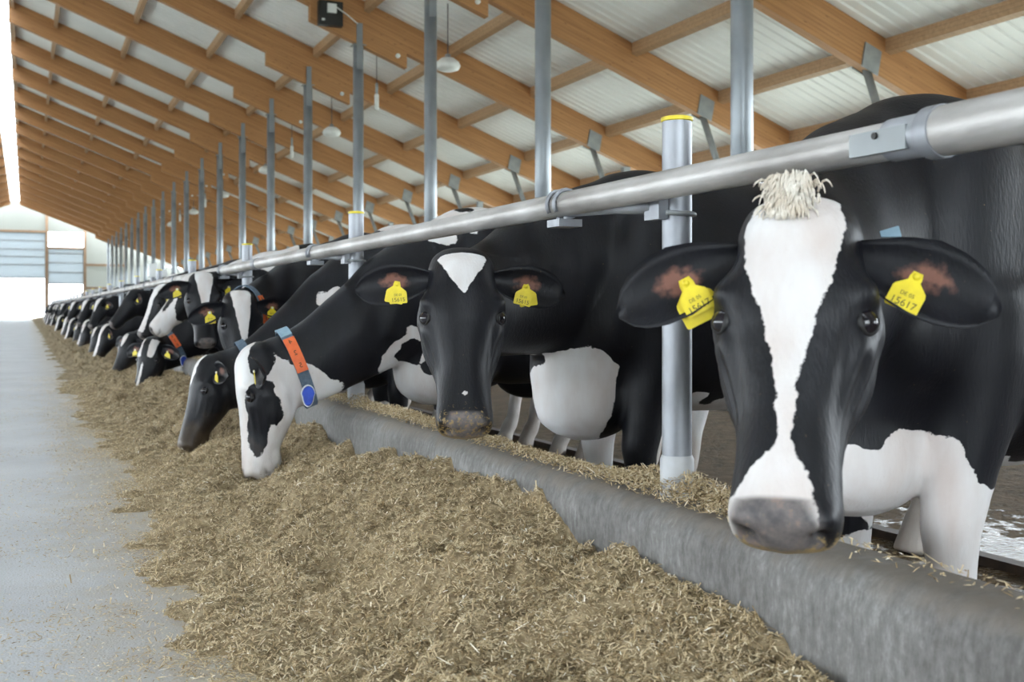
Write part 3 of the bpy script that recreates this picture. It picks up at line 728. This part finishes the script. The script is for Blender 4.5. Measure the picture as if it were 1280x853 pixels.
    wgt = np.where(hm, .035, np.where((co[:,2]/sc < .58) | (co[:,0]/sc < -1.31), .12, 1.0))
    e0 = np.concatenate([ed[:,0], ed[:,1]]); e1 = np.concatenate([ed[:,1], ed[:,0]]); deg = np.maximum(np.bincount(e0, minlength=nvt), 1)
    for _ in range(3): wgt = .4*wgt + .6*np.bincount(e0, wgt[e1], nvt)/deg
    for _ in range(int(min(70, 2.0*(.04/voxel)**2))):
        av = np.stack([np.bincount(e0, co[e1, k_], nvt) for k_ in range(3)], -1)/deg[:, None]
        co += (av-co)*(.6*wgt)[:, None]
    me.vertices.foreach_set('co', co.astype(np.float32).ravel()); me.update()
    no = np.empty(nvt*3, np.float32); me.vertices.foreach_get('normal', no); no = no.reshape(-1, 3)
    def headc(c): q = (c-np.array(po)) @ A.T; return np.stack([q[:,0]/hs, q[:,1]/HL, q[:,2]/hs], -1)
    H = headc(co); disp = np.zeros(nvt); q = H*np.array([1,.52,1])
    def g(c, r, amt):
        nonlocal disp
        for s in (-1, 1):
            cc = np.array([s*c[0], c[1]*.52, c[2]]); dd = ((q-cc)**2).sum(-1)/(r*r); disp += amt*np.exp(-dd)
    k = 1.0 if voxel < .012 else (.7 if voxel < .02 else .4)
    g((.122,.368,-.042), .024, -.012*k); g((.112,.290,-.026), .030, .017*k); g((.118,.44,-.050), .022, .007*k); g((.110,.455,-.060), .034, .006*k); g((.098,.15,-.06), .04, -.012*k)
    g((.050,1.015,-.058), .014, -.022*k); g((.060,1.005,-.050), .010, -.010*k); g((.064,.975,-.036), .020, .009*k); g((.035,.985,-.022), .02, .004*k); g((.0,1.02,-.07), .022, .003*k)
    g((.092,.66,-.06), .06, -.012*k); g((.10,.50,-.17), .06, .010*k); g((.07,.60,-.12), .03, .004*k)
    for t_ in (.80,.84,.88,.92,.955): g((.086-.25*max(0,t_-.9),t_,-.112+.06*(.93-t_)), .010, -.008*k)
    for x_, t_ in ((.066,1.0),(.045,1.015),(.022,1.02)): g((x_,t_,-.122), .010, -.009*k)
    g((.0,.12,.01), .05, .003); g((.045,.10,.0), .035, .006*k)
    # skin folds running down the cheek below the eye, and loose skin on the neck
    ck = np.exp(-((H[:,1]-.55)/.13)**2)*np.exp(-((np.abs(H[:,0])-.095)/.03)**2)*(H[:,2] > -.2)*(H[:,2] < .03)
    disp += .0028*k*np.sin(H[:,2]*210 + H[:,1]*11)*ck
    disp += .004*np.sin(co[:,0]*38+co[:,2]*9)*np.exp(-((co[:,0]-.52)/.2)**2)*(H[:,1] < -.1)
    co = co + no*(disp*hs)[:, None]
    me.vertices.foreach_set('co', co.astype(np.float32).ravel())
    me.polygons.foreach_set('use_smooth', np.full(len(me.polygons), True))
    Bc = co/sc
    wa = white(Bc, H)
    lown = fbm(Bc[:,0]*7+Bc[:,2]*5.5+11, Bc[:,2]*7-Bc[:,0]*3+Bc[:,1]*6, 3, 51)*.10
    hk_ = (np.abs(H[:,0]) < .2) & (H[:,2] > -.14) & (H[:,1] > -.2) & (H[:,1] < 1.2)
    wa = wa + np.where(hk_, lown*.12, lown)
    hoof = None
    pad = np.where((np.abs(H[:,0]) < .16) & (H[:,2] > -.3), np.minimum(np.minimum((H[:,1]-.925)*.5, .03), (1-np.sqrt(((H[:,0]-pad_off)/pad_w)**2 + ((H[:,2]+.062)/.060)**2))*.05) if pad_full else -1, -1)
    pad = np.maximum(pad, -1)
    cr = crumb*np.exp(-((H[:,1]-1.0)/.11)**2)*np.clip((-H[:,2]-.055)*20, crumb_top, 1)*(np.abs(H[:,0]) < .15)*(H[:,2] > -.25)
    ns = np.zeros(nvt)
    for s in (-1, 1):
        for (x_, t_, n_, r_2, am) in ((.050,1.01,-.060,.014,1.15), (.059,1.0,-.050,.011,.9)):
            ns = np.maximum(ns, am*np.exp(-(((q-np.array([s*x_, t_*.52, n_]))**2).sum(-1)/(r_2*r_2))**1.5))
        for t_ in np.linspace(.80, .955, 12):
            ns = np.maximum(ns, .8*np.exp(-((q-np.array([s*(.088-.25*max(0,t_-.9)), t_*.52, -.113+.06*(.93-t_)]))**2).sum(-1)/(.0065**2)))
        for x_ in np.linspace(0, .07, 9):
            ns = np.maximum(ns, .8*np.exp(-((q[:,0]-s*x_)/.009)**2-((q[:,2]+.123)/.006)**2)*(H[:,1] > .94)*(H[:,1] < 1.1))
    # ears: leaf-shaped cups added to the same skin
    ev, ef, emat, esk = [], [], [], []
    tagspots = []
    for i, s in enumerate((-1, 1)):
        if not ears[i]: tagspots.append(None); continue
        dr = ear_droop if not isinstance(ear_droop, (tuple, list)) else ear_droop[i]
        b0 = hp(s*.078, .12, -.070); e = (xv*s*.95 + a*dr + nv*-.12).normalized(); op = (nv*.93 + a*.22 + xv*s*.15); op = (op - e*op.dot(e)).normalized(); sd = e.cross(op)*1.0
        n1, n2 = 13, 9; Le = .235*hs; base_i = len(ev)
        def wpr(t_): return np.interp(t_, [0,.12,.3,.5,.7,.86,.95,1], [.022,.034,.054,.066,.063,.048,.028,.008])*hs
        for lay in (0, 1):
            for u in range(n1):
                t_ = u/(n1-1); wv_ = wpr(t_)
                for v in range(n2):
                    bb = -1 + 2*v/(n2-1)
                    cup = .55*wv_*(bb*bb) - .25*wv_ + (.012*math.sin(t_*PI))
                    p = b0 + e*(Le*t_) + sd*(wv_*bb*.96) + op*(cup*(1.15-.5*t_)) - sd*0.0
                    if lay: p = p - op*(.010*hs*(1-abs(bb)**3*.8))
                    ev.append(p); bu = bb*s
                    esk.append(0 if lay else 1.25*math.exp(-((t_-.50)/.20)**2-((bu-.15-.5*(t_-.5))/.42)**2))
        G = lambda lay, u, v: base_i + lay*n1*n2 + u*n2 + v
        for u in range(n1-1):
            for v in range(n2-1):
                ef.append((G(0,u,v), G(0,u,v+1), G(0,u+1,v+1), G(0,u+1,v))); emat.append(0)
                ef.append((G(1,u,v), G(1,u+1,v), G(1,u+1,v+1), G(1,u,v+1))); emat.append(0)
            for v in (0, n2-1): ef.append((G(0,u,v), G(0,u+1,v), G(1,u+1,v), G(1,u,v))); emat.append(0)
        for v in range(n2-1): ef.append((G(0,n1-1,v), G(0,n1-1,v+1), G(1,n1-1,v+1), G(1,n1-1,v))); emat.append(0)
        tagspots.append((b0 + e*(Le*.46) + op*.012*hs, e, op, sd))
    me.materials.clear(); me.materials.append(M['hide'])
    me.polygons.foreach_set('material_index', np.zeros(len(me.polygons), np.int32))
    bm = bmesh.new(); bm.from_mesh(me)
    vs = [bm.verts.new(p) for p in ev]
    newf = []
    for f, mi in zip(ef, emat):
        try: F = bm.faces.new([vs[j] for j in f])
        except ValueError: continue
        F.material_index = mi; F.smooth = True; newf.append(F)
    bmesh.ops.recalc_face_normals(bm, faces=newf)
    bm.to_mesh(me); bm.free()
    tot = len(me.vertices); ext = tot-nvt
    for nm_, arr, dv in (('white', wa, np.full(ext, -.1)), ('pad', pad, np.full(ext, -1)), ('crumb', cr, np.zeros(ext)), ('nostril', np.clip(ns, 0, 1), np.zeros(ext)), ('ear_skin', np.zeros(nvt), np.array(esk)[:ext])):
        me.attributes.new(nm_, 'FLOAT', 'POINT').data.foreach_set('value', np.concatenate([arr, dv]).astype(np.float32))
    link('body', me, root)
    if eyes:
        for s in (-1, 1):
            c = hp(s*.1015, .372, -.050); R_ = .0225*hs
            eo = MB().ell((0,0,0), (R_,R_,R_), 16, 10).build('eye', M['eye'], root, True, loc=c)
            # eyelids: a shell round the eyeball with an almond opening
            lat = (xv*s*.66 + nv*.74 + a*-.04).normalized(); h2 = (a*.95 + nv*-.25); h2 = (h2 - lat*h2.dot(lat)).normalized(); v2 = lat.cross(h2)
            rs = []
            for rr_, add in ((1.01,0),(1.07,.02),(1.10,.22),(1.02,.6),(.8,1.1)):
                ring = []
                for j in range(24):
                    q_ = 2*PI*j/24; be = 1/math.sqrt((math.cos(q_)/1.12)**2 + (math.sin(q_)/.72)**2) + add
                    ring.append((lat*math.cos(be) + (h2*math.cos(q_) + v2*math.sin(q_))*math.sin(be))*R_*rr_)
                rs.append(ring)
            MB().rings(rs, cap=False).build('eyelid', M['eyelid'], eo, True)
    for i in (0, 1):
        for tk, spec in enumerate(tags[i]):
            if tagspots[i] is None: continue
            p, e, op, sd = tagspots[i]; al, off, num, tl = spec
            ear_tag(root, Rw, p, op, al, off, num, hs, tl)
    if lip: MB().rings([[hp(.03*math.cos(2*PI*j/10)*kk, .985+dt, -.150+.016*math.sin(2*PI*j/10)*kk) for j in range(10)] for dt, kk in ((-.06,.5),(-.03,1),(.0,.95),(.015,.4))]).build('lower_lip', M['lip'], root, True)
    if tuft:
        mb = MB(); r = random.Random(4)
        for i in range(1000 if tuft[1] == 'tuft' else 160):
            x0 = r.gauss(tuft[0], .018); t0 = r.uniform(-.065, .075); L_ = r.uniform(.022, .042)*(1 if tuft[1] == 'tuft' else .55)
            p = hp(x0*.9, t0, .004 - 6*x0*x0*.5); pts = [p]
            cx = r.gauss(0, .4)
            for q_ in range(4):
                p = p + (nv*(.62-.22*q_) + a*(-.35+.45*q_ ) + xv*cx*.6).normalized()*L_/3.4; pts.append(p)
            mb.tube(pts, [.0020,.0021,.0019,.0014,.0005], 4)
        mb.build('forelock', M[tuft[1]], root, True)
    if collar:
        u, parts = collar
        c, d, up, sd, h, wd = neck(u); W = .026
        def band(k0, w0, th, nm_, mat, par, j0=0, j1=48):
            rs = []
            for j in range(j0, j1+1):
                q = 2*PI*j/48
                for_ = sd*math.cos(q)*(wd+k0) + up*math.sin(q)*(h+k0); out = (sd*math.cos(q)/wd + up*math.sin(q)/h).normalized()
                rs.append([c+for_+d*(-w0)+out*0, c+for_+d*w0, c+for_+d*w0+out*th, c+for_-d*w0+out*th])
            m_ = MB()
            if j1-j0 >= 48: m_.rings(rs[:-1], closed=True)
            else: m_.rings(rs)
            return m_.build(nm_, M[mat], par, auto=40)
        st = band(.006, W, .006, 'collar', 'blue_strap', root)
        for nm_, mat, j0, j1, k0, w0, th in parts:
            if nm_ == 'transponder':
                q = 2*PI*((j0+j1)/2)/48; p = c + sd*math.cos(q)*(wd+.022) + up*math.sin(q)*(h+.022)
                dn = Vector((0,0,-1)); t_ = sd.cross(dn); fw = (d*.8 + dn*.0); fw = (fw - dn*fw.dot(dn)).normalized(); wd2 = fw
                ring = [(.030*math.sin(q2)*(.8 if math.cos(q2) < 0 else 1.0), -.045*math.cos(q2)+.05) for q2 in np.linspace(0, 2*PI, 20)[:-1]]
                nrm_ = wd2.cross(dn).normalized()
                m_ = MB(); m_.rings([[p + wd2*x*kk + dn*(.05+(y-.05)*kk) + nrm_*zz for x, y in ring] for kk, zz in ((.85,-.016),(1,-.010),(1,.010),(.85,.016))])
                tr = m_.build('transponder', M[mat], st, auto=40)
                mm = MB(); mm.rings([[p + wd2*x*kk + dn*(.05+(y-.05)*kk) + nrm_*zz for x, y in ring] for kk, zz in ((1.02,-.006),(1.12,-.004),(1.12,.004),(1.02,.006))]); mm.build('rim', M['white_plastic'], tr, auto=40)
            elif nm_ == 'number_block':
                nb = band(k0, w0, th, nm_, mat, st, j0, j1)
                for q4 in range(3):
                    jj = j0 + (j1-j0)*(q4+.5)/3; q = 2*PI*jj/48
                    p = c + sd*math.cos(q)*(wd+k0+th) + up*math.sin(q)*(h+k0+th); out = (sd*math.cos(q)/wd + up*math.sin(q)/h).normalized()
                    tg = d.cross(out).normalized()
                    digit(nb, p, d, tg, out, '425'[q4], .032)
            else: band(k0, w0, th, nm_, mat, st, j0, j1)
    tag(root, label, cat, group)
    return root
_gl = {}
def glyph(ch):
    if ch not in _gl:
        cu = bpy.data.curves.new('txt', 'FONT'); cu.body = ch; cu.align_x = 'CENTER'; cu.align_y = 'CENTER'; cu.size = 1.0; cu.extrude = .02
        o = bpy.data.objects.new('txt', cu); COL.objects.link(o); dg = bpy.context.evaluated_depsgraph_get(); dg.update()
        me = bpy.data.meshes.new_from_object(o.evaluated_get(dg)); bpy.data.objects.remove(o); bpy.data.curves.remove(cu)
        me.materials.clear(); me.materials.append(M['print']); _gl[ch] = me
    return _gl[ch]
def digit(par, p, ux, uy, uz, ch, size):
    o = link('printed_number', glyph(ch), par)
    m = Matrix((ux, uy, uz)).transposed().to_4x4(); m.translation = p; o.matrix_local = m @ Matrix.Scale(size, 4)
    return o
TAGO = [(-.009,.040),(-.012,.030),(-.012,.022),(-.030,.006),(-.032,.0),(-.032,-.034),(-.029,-.037),(.029,-.037),(.032,-.034),(.032,0),(.030,.006),(.012,.022),(.012,.030),(.009,.040)]
def ear_tag(root, Rw, p, op, down, off, num, hs, tl):
    # a flag-shaped plastic tag hung from its stud; down = hanging direction (world)
    dn = (Rw @ Vector(down)).normalized(); f = (op - dn*op.dot(dn)).normalized(); rgt = f.cross(dn)*-1
    rgt = (dn*-1).cross(f)
    o = bpy.data.objects.new('ear_tag', None)
    m_ = MB().prism([(x*1.0, y-.034) for x, y in TAGO], -.0012, .0012, 'z')
    me = m_.mesh('ear_tag', M['yellow'])
    t = link('ear_tag', me, root); Mx = Matrix((rgt, dn*-1, f)).transposed().to_4x4(); Mx.translation = p + f*(.012+off) ; t.matrix_local = Mx @ Matrix.Scale(tl, 4)
    MB().lathe([(.0075,-.004),(.0075,.003),(.004,.006)], 12, (0,-.002,0)).build('stud', M['white_plastic'] if off == 0 else M['yellow'], t, True)
    if num:
        u = Vector((1,0,0)); v = Vector((0,1,0)); w_ = Vector((0,0,1))
        digit(t, Vector((0,-.058,.0012)), u, v, w_, num[1], .020)
        digit(t, Vector((0,-.040,.0012)), u, v, w_, num[0], .011)
    return t
def interp_w(H, ts, ws, off=0.0, nlim=.055):
    hw = np.interp(H[:,1], ts, ws, left=-.05, right=-.05)
    o_ = off(H[:,1]) if callable(off) else off
    d = hw - np.abs(H[:,0]-o_)
    inh = (H[:,1] > -.12) & (H[:,1] < 1.2) & (H[:,2] < .2)
    return np.where(inh, np.minimum(d, H[:,2]+nlim), -.1)
def un(*a):
    r = a[0]
    for b in a[1:]: r = np.maximum(r, b)
    return r
FWD = Vector((-math.sin(YAW), -math.cos(YAW), 0))   # towards the photographer's side of the barn
def towards(p, az=0, tilt=25):
    """face axis and forehead normal for a head at p that looks at the aisle viewer, turned by az degrees, muzzle tipped out by tilt"""
    v = Vector((-p[0], -p[1], 0)).normalized(); v = Matrix.Rotation(math.radians(az), 3, 'Z') @ v
    t = math.radians(tilt); return v*math.sin(t) + Vector((0,0,-math.cos(t))), v*math.cos(t) + Vector((0,0,math.sin(t)))

def inhead(H): return (np.abs(H[:,0]) < .22) & (H[:,2] > -.30) & (H[:,1] > -.3) & (H[:,1] < 1.2)
def socks(B, z): return np.where(B[:,0] < .33, z-B[:,2], -.1)
# --- the nearest cow: broad white blaze, looks at the viewer
def w1(B, H):
    bl = interp_w(H, [-.12,-.05,0,.08,.2,.3,.4,.5,.6,.70,.76,.81,.85,.90,.95,1.0], [.045,.055,.062,.072,.068,.058,.040,.027,.017,.010,.012,.022,.044,.054,.058,.058], off=lambda t: np.interp(t, [.78,.9], [0,.014]), nlim=.075)
    sidew = np.where((H[:,1] > .85) & (H[:,1] < 1.1) & (np.abs(H[:,0]) < .16), np.minimum(np.minimum(.035-np.abs(H[:,0]-.062), .05-np.abs(H[:,2]+.08)), .06-np.abs(H[:,1]-.97)), -.1)
    br = ellp(B, (.34,-.02,.47), (.32,.40,.22)); br = np.where(inhead(H) | (B[:,0] < .17), -.1, br); br = np.maximum(br, np.where(inhead(H), -.1, ellp(B, (.22,.18,.60), (.12,.12,.11))))
    l1 = np.where((B[:,1] > 0.02) & (B[:,0] > -.15) & (B[:,0] < .33) & (B[:,2] < .8), np.minimum(.55 - B[:,2] + .38*(B[:,0]-.05), .3), -.1)
    l2 = np.where((B[:,1] < 0) & (B[:,0] > -.15) & (B[:,0] < .3), .40 - B[:,2], -.1)
    bel = ellp(B, (-.5,0,.50), (.6,.3,.16))
    rl_ = np.where(B[:,0] < -.6, .5-B[:,2], -.1)
    return un(bl, sidew, br, l1, l2, bel, rl_)
p = (1.178, 1.509, .985); ax, nr = towards(p, -6, 27)
cow('dairy_cow', 1.95, 2.01, math.radians(184), p, ax, nr,
    'black cow with broad white blaze and cream forelock, nearest, at right', w1, voxel=.0065, HL=.555, ear_droop=(.40,.42), smooth=4,
    tags=(((( -.50,.20,-1), .004, ('DE 05','15617'), .86),), (((.52,-.25,-1), .024, ('DE 05','15617'), .82), ((.52,-.25,-1.1), .012, None, 1.08))),
    tuft=(.012, 'tuft'), crumb=1.0, pad_w=.066, pad_off=.006)
c1 = [o for o in bpy.data.objects if o.name == 'dairy_cow'][0]
tb = MB(); tb.rings([[(x, y*w_, z*w_) for y, z in ((-.009,-.002),(.009,-.002),(.009,.002),(-.009,.002))] for x, w_ in ((-.022,.6),(-.008,.85),(.010,1.15),(.013,1.1))])
tbo = tb.build('collar_tab', M['light_blue'], c1); R1 = c1.matrix_basis.inverted()
tbo.matrix_local = Matrix.Translation(R1 @ Vector((1.408, 1.535, .935))) @ Matrix.Rotation(-c1.rotation_euler.z, 4, 'Z') @ Matrix.Rotation(-YAW, 4, 'Z') @ Matrix.Rotation(math.radians(-8), 4, 'Y') @ Matrix.Rotation(math.radians(70), 4, 'X')

# --- second cow: white triangle on the forehead
def w2(B, H):
    bl = interp_w(H, [.015,.03,.07,.13,.2,.27,.30], [-.02,.066,.064,.048,.027,.006,-.02], nlim=.04)
    star = interp_w(H, [.80,.83,.86], [.0,.008,-.01])
    br = np.maximum(ellp(B, (.40,.02,.62), (.22,.18,.20)), ellp(B, (.30,.10,.70), (.14,.12,.16))); br = np.where(inhead(H) | (B[:,0] < .19), -.1, br)
    br = np.minimum(br, -ellp(B, (.36,-.12,.58), (.13,.09,.08))); br = np.minimum(br, -ellp(B, (.42,-.05,.80), (.1,.1,.06)))
    jw = np.where(inhead(H), ellp(H*np.array([1,.53,1]), (.09,.66*.53,-.17), (.06,.07,.05)), -.1); jw = np.maximum(jw, np.where(inhead(H), ellp(H*np.array([1,.53,1]), (-.09,.64*.53,-.17), (.06,.07,.05)), -.1))
    bel = ellp(B, (-.55,0,.58), (.50,.40,.17))
    l2 = np.where((B[:,1] < 0) & (B[:,0] > -.15) & (B[:,0] < .3), .52 - B[:,2], -.1)
    rl_ = np.where(B[:,0] < -.6, .55-B[:,2], -.1)
    return un(bl, star, br, bel, l2, rl_, jw)
p = (1.225, 3.18, .980); ax, nr = towards(p, 3, 22)
cow('dairy_cow', 2.06, 3.52, math.radians(180), p, ax, nr,
    'black cow with a white forehead triangle and white patched brisket, second from the right', w2, voxel=.0085, HL=.55, ear_droop=(.16,.10), smooth=4,
    tags=((((-.22,.1,-1), .020, ('DE 05','15615'), .85), ((.15,0,-1), .010, None, .88)), (((.08,0,-1), .020, ('DE 05','15615'), .85), ((-.2,0,-1), .010, None, .88))),
    crumb=1.0, crumb_top=.42, lip=True)

# --- third cow: head down in profile, white face with black eye patch, collar with transponder
def w3(B, H):
    Q = H*np.array([1,.53,1])
    hd = un(ellp(Q, (0,.62*.53,-.09), (.4,.34,.20)), ellp(Q, (0,.36*.53,-.22), (.4,.13,.20)), ellp(Q, (0,-.02,-.02), (.3,.08,.055)))
    e1 = ellp(H*np.array([1,.53,1]), (0,.42*.53,-.10), (.4,.105,.075)); e2 = ellp(H*np.array([1,.53,1]), (0,.62*.53,-.075), (.4,.11,.045))
    e3 = ellp(H*np.array([1,.53,1]), (0,.08*.53,-.085), (.4,.085,.055))
    hd = np.minimum(hd, -un(e1, e2)); hd = np.minimum(hd, -e3)
    thr = ellp(Q, (0,.46*.53,-.34), (.4,.08,.18))
    br = ellp(B, (.34,.10,.66), (.22,.24,.22)); br = np.minimum(br, -ellp(B, (.40,.16,.74), (.06,.08,.045))); br = np.minimum(br, -ellp(B, (.30,.2,.68), (.04,.08,.04)))
    bk = ellp(B, (-.25,.05,1.50), (.75,.40,.19)); bk = np.minimum(bk, -un(ellp(B, (-.15,.16,1.40), (.16,.14,.07)), ellp(B, (-.5,.16,1.42), (.12,.14,.07)), ellp(B, (.12,.1,1.46), (.09,.12,.05))))
    sp = un(ellp(B, (.28,.16,1.30), (.07,.12,.035)), ellp(B, (.12,.2,1.34), (.03,.1,.05)), ellp(B, (.35,.2,1.12), (.03,.1,.06)))
    lg = socks(B, .45)
    return un(hd, thr, br, bk, sp, lg)
cow('dairy_cow', 2.05, 5.12, math.radians(182), (.885, 5.09, .61), (-.03,-.10,-1), (-.93,.20,.10),
    'cow eating with white face, black eye patch and orange numbered collar', w3, voxel=.0115, HL=.57, ear_droop=(.25,.25), crumb=.4,
    tags=(((( .1,0,-1), 0, None, .8),), (((.1,0,-1), 0, None, .8),)),
    collar=(.88, [('buckle', 'light_blue', 11, 17, .013, .026, .006), ('number_block', 'orange', 18, 25, .013, .026, .010), ('transponder', 'blue', 26, 29, .02, .03, .02)]))
# --- fourth: face with long narrow blaze, behind the eating cow
def w4(B, H):
    bl = interp_w(H, [-.05,0,.1,.25,.4,.55,.7,.8], [.045,.055,.052,.042,.030,.016,.006,-.02], off=.005)
    return un(bl, socks(B, .40), ellp(B, (-.9,0,1.4), (.25,.4,.25)))
p = (1.175, 6.70, .90); ax, nr = towards(p, 12, 20)
cow('dairy_cow', 2.05, 7.12, math.radians(180), p, ax, nr, 'black cow with long narrow white blaze looking out behind the eating cow', w4, voxel=.013, HL=.53, ear_droop=(.05,.35),
    tags=((((-.05,0,-1), 0, ('DE 05','15'), .9),), (((.1,0,-1), 0, ('DE 05','15'), .95),)), crumb=.3,
    collar=(.86, [('number_block', 'orange', 19, 26, .013, .022, .010)]))
# --- fifth: nearly all black eating head left of the white face
def w5(B, H):
    bl = interp_w(H, [-.02,.05,.2,.3,.42], [.03,.035,.03,.018,-.02])
    return un(bl, ellp(B, (.45,0,1.0), (.12,.25,.06)), socks(B, .38), ellp(B, (-.2,0,1.48), (.5,.25,.1)))
cow('dairy_cow', 2.08, 6.32, math.radians(180), (.90, 6.37, .535), (-.30,-.15,-.9), (-.85,-.05,.3), 'nearly all black eating cow with a grey collar', w5, voxel=.013, HL=.52, ear_droop=(.2,.3), crumb=.4,
    tags=((((0,0,-1), 0, None, .8),), ((( 0,0,-1), 0, None, .8),)), collar=(.82, [('number_block', 'orange', 19, 25, .013, .022, .010)]))
# --- sixth: raised head with white triangle running to a point
def w6(B, H):
    return un(interp_w(H, [-.10,0,.1,.25,.4,.55,.7,.85], [.06,.062,.060,.045,.028,.014,.008,-.02]), socks(B, .4), ellp(B, (.30,0,1.40), (.18,.3,.22)), ellp(B, (-.7,0,1.2), (.3,.5,.3)))
p = (1.20, 8.42, 1.06); ax, nr = towards(p, 10, 18)
cow('dairy_cow', 2.03, 8.50, math.radians(180), p, ax, nr, 'cow with raised black head and tapering white face triangle under the rail', w6, voxel=.015, HL=.53, ear_droop=(.1,.3), crumb=.2,
    tags=(((( 0,0,-1), 0, None, .9),), (((0,0,-1), 0, None, .9),)))
# --- seventh: profile, white face with pink nose and black cheek
def w7(B, H):
    hd = np.where((H[:,1] > -.15) & (H[:,1] < 1.2) & (np.abs(H[:,0]) < .2) & (H[:,2] > -.32), .08, -.1)
    e = ellp(H*np.array([1,.53,1]), (0,.36*.53,-.16), (.4,.15,.10)); s_ = ellp(H*np.array([1,.53,1]), (0,.52*.53,-.03), (.4,.10,.022))
    hd = np.minimum(hd, -un(e, s_))
    return un(hd, ellp(B, (.2,0,1.42), (.7,.4,.2)), socks(B, .5))
cow('dairy_cow', 2.0, 9.72, math.radians(180), (1.26, 9.62, 1.09), (-.62,-.05,-.75), (-.72,.25,.62), 'white faced cow with pink nose and black cheek holding its head in profile', w7, voxel=.015, HL=.56, ear_droop=(.3,.3),
    tags=((((0,0,-1), 0, None, .9),), (((0,0,-1), 0, None, .9),)), pad_full=True, collar=(.84, [('transponder', 'light_blue', 28, 31, .02, .03, .02)]))
# --- eighth
def w8(B, H):
    return un(interp_w(H, [-.05,0,.1,.3,.5,.7,.85,.95], [.06,.07,.065,.055,.05,.05,.06,.06], nlim=.07), socks(B, .45))
cow('dairy_cow', 2.0, 11.35, math.radians(180), (1.20, 11.35, 1.04), (-.40,-.08,-.85), (-.80,-.20,.45), 'dark cow with wide white blaze beside the white faced cow', w8, voxel=.017, HL=.54, ear_droop=(.3,.4),
    tags=((((0,0,-1), 0, None, 1.0),), (((0,0,-1), 0, None, 1.0),)))
# --- ninth: eating, two white marks and a nose stripe
def w9(B, H):
    a_ = np.where((H[:,1] > .02) & (H[:,1] < .36) & (H[:,2] > -.07), np.minimum(.026-np.abs(np.abs(H[:,0])-.06), .17-np.abs(H[:,1]-.18)), -.1)
    return un(a_, interp_w(H, [.42,.5,.8,1.0], [.0,.010,.014,.02]), socks(B, .4))
cow('dairy_cow', 2.05, 10.52, math.radians(180), (1.02, 10.46, .54), (-.28,-.22,-.93), (-.72,-.68,.25), 'black eating cow with two white forehead marks and blue transponder collar', w9, voxel=.015, HL=.53, ear_droop=(.3,.3), crumb=.3,
    tags=((((0,0,-1), 0, None, .9),), (((0,0,-1), 0, None, .9),)),
    collar=(.80, [('number_block', 'orange', 19, 24, .013, .026, .010), ('transponder', 'blue', 26, 29, .02, .03, .02)]))
# --- tenth
def w10(B, H):
    return un(interp_w(H, [.02,.1,.2,.3,.36], [.02,.032,.03,.018,-.02]), socks(B, .4), ellp(B, (-.3,0,1.45), (.4,.4,.15)))
c10 = cow('dairy_cow', 2.05, 13.2, math.radians(180), (1.05, 13.1, .53), (-.40,-.10,-.9), (-.80,-.45,.35), 'black eating cow with white forehead star in front of the pale kerb', w10, voxel=.018, HL=.53, ear_droop=(.3,.3),
    tags=((((0,0,-1), 0, None, 1.0),), ()))
# --- the rest of the row, four characters repeated
def wA(B, H): return un(interp_w(H, [-.05,.1,.4,.8], [.05,.05,.02,-.02]), socks(B, .4), ellp(B, (-.5,0,1.4), (.3,.4,.3)))
def wB(B, H): return un(interp_w(H, [.0,.1,.3,.36], [.02,.035,.02,-.02]), socks(B, .4))
def wC(B, H): return un(interp_w(H, [-.05,.1,.6,1.0], [.06,.06,.05,.06], nlim=.09), ellp(B, (.1,0,1.3), (.2,.4,.3)), socks(B, .4))
def wD(B, H): return un(interp_w(H, [.1,.2,.3], [.01,.02,-.02]), ellp(B, (-.9,0,1.3), (.3,.4,.3)), socks(B, .4))
TG = ((((0,0,-1), 0, None, 1.0),), (((0,0,-1), 0, None, 1.0),))
def far(y, kind, label, group=None):
    pl, ax_, nr_, wf_ = {'A': ((1.15, y-.05, .98), (-.35,-.25,-.85), (-.75,-.5,.4), wA), 'B': ((1.0, y-.05, .52), (-.3,-.1,-.93), (-.85,-.35,.3), wB),
                         'C': ((1.0, y+.0, .58), (-.35,.0,-.9), (-.9,-.15,.35), wC), 'D': ((1.22, y-.1, 1.05), (-.55,-.1,-.75), (-.75,-.2,.6), wD)}[kind]
    return cow('dairy_cow', 2.02, y, math.radians(180), pl, ax_, nr_, label, wf_, voxel=.024, HL=.53, tags=TG, group=group, eyes=False)
GF = 'far cows along the feed rail'
FL = 'small distant black and white cow far along the feed rail'
base = [far(14.6, 'D', 'black cow standing with raised head, first beyond the starred eating cow'),
        far(16.4, 'C', 'eating cow with white blaze stripe, farther along the kerb'),
        far(18.4, 'B', 'black eating cow with small white star, well down the row'),
        far(20.2, 'A', 'standing cow with tapering blaze, well down the row')]
rr = random.Random(3); y = 21.6; i = 0
while y < 72:
    s_ = base[[2, 1, 3, 2, 0, 1, 2, 3][i % 8]]; c = copy_tree(s_)
    c.location = (2.02+rr.uniform(-.06,.12), y, CFZ); c.rotation_euler = (0, 0, math.radians(180+rr.uniform(-7,7)))
    tag(c, FL, 'cow', GF); y += rr.uniform(.95, 1.5); i += 1
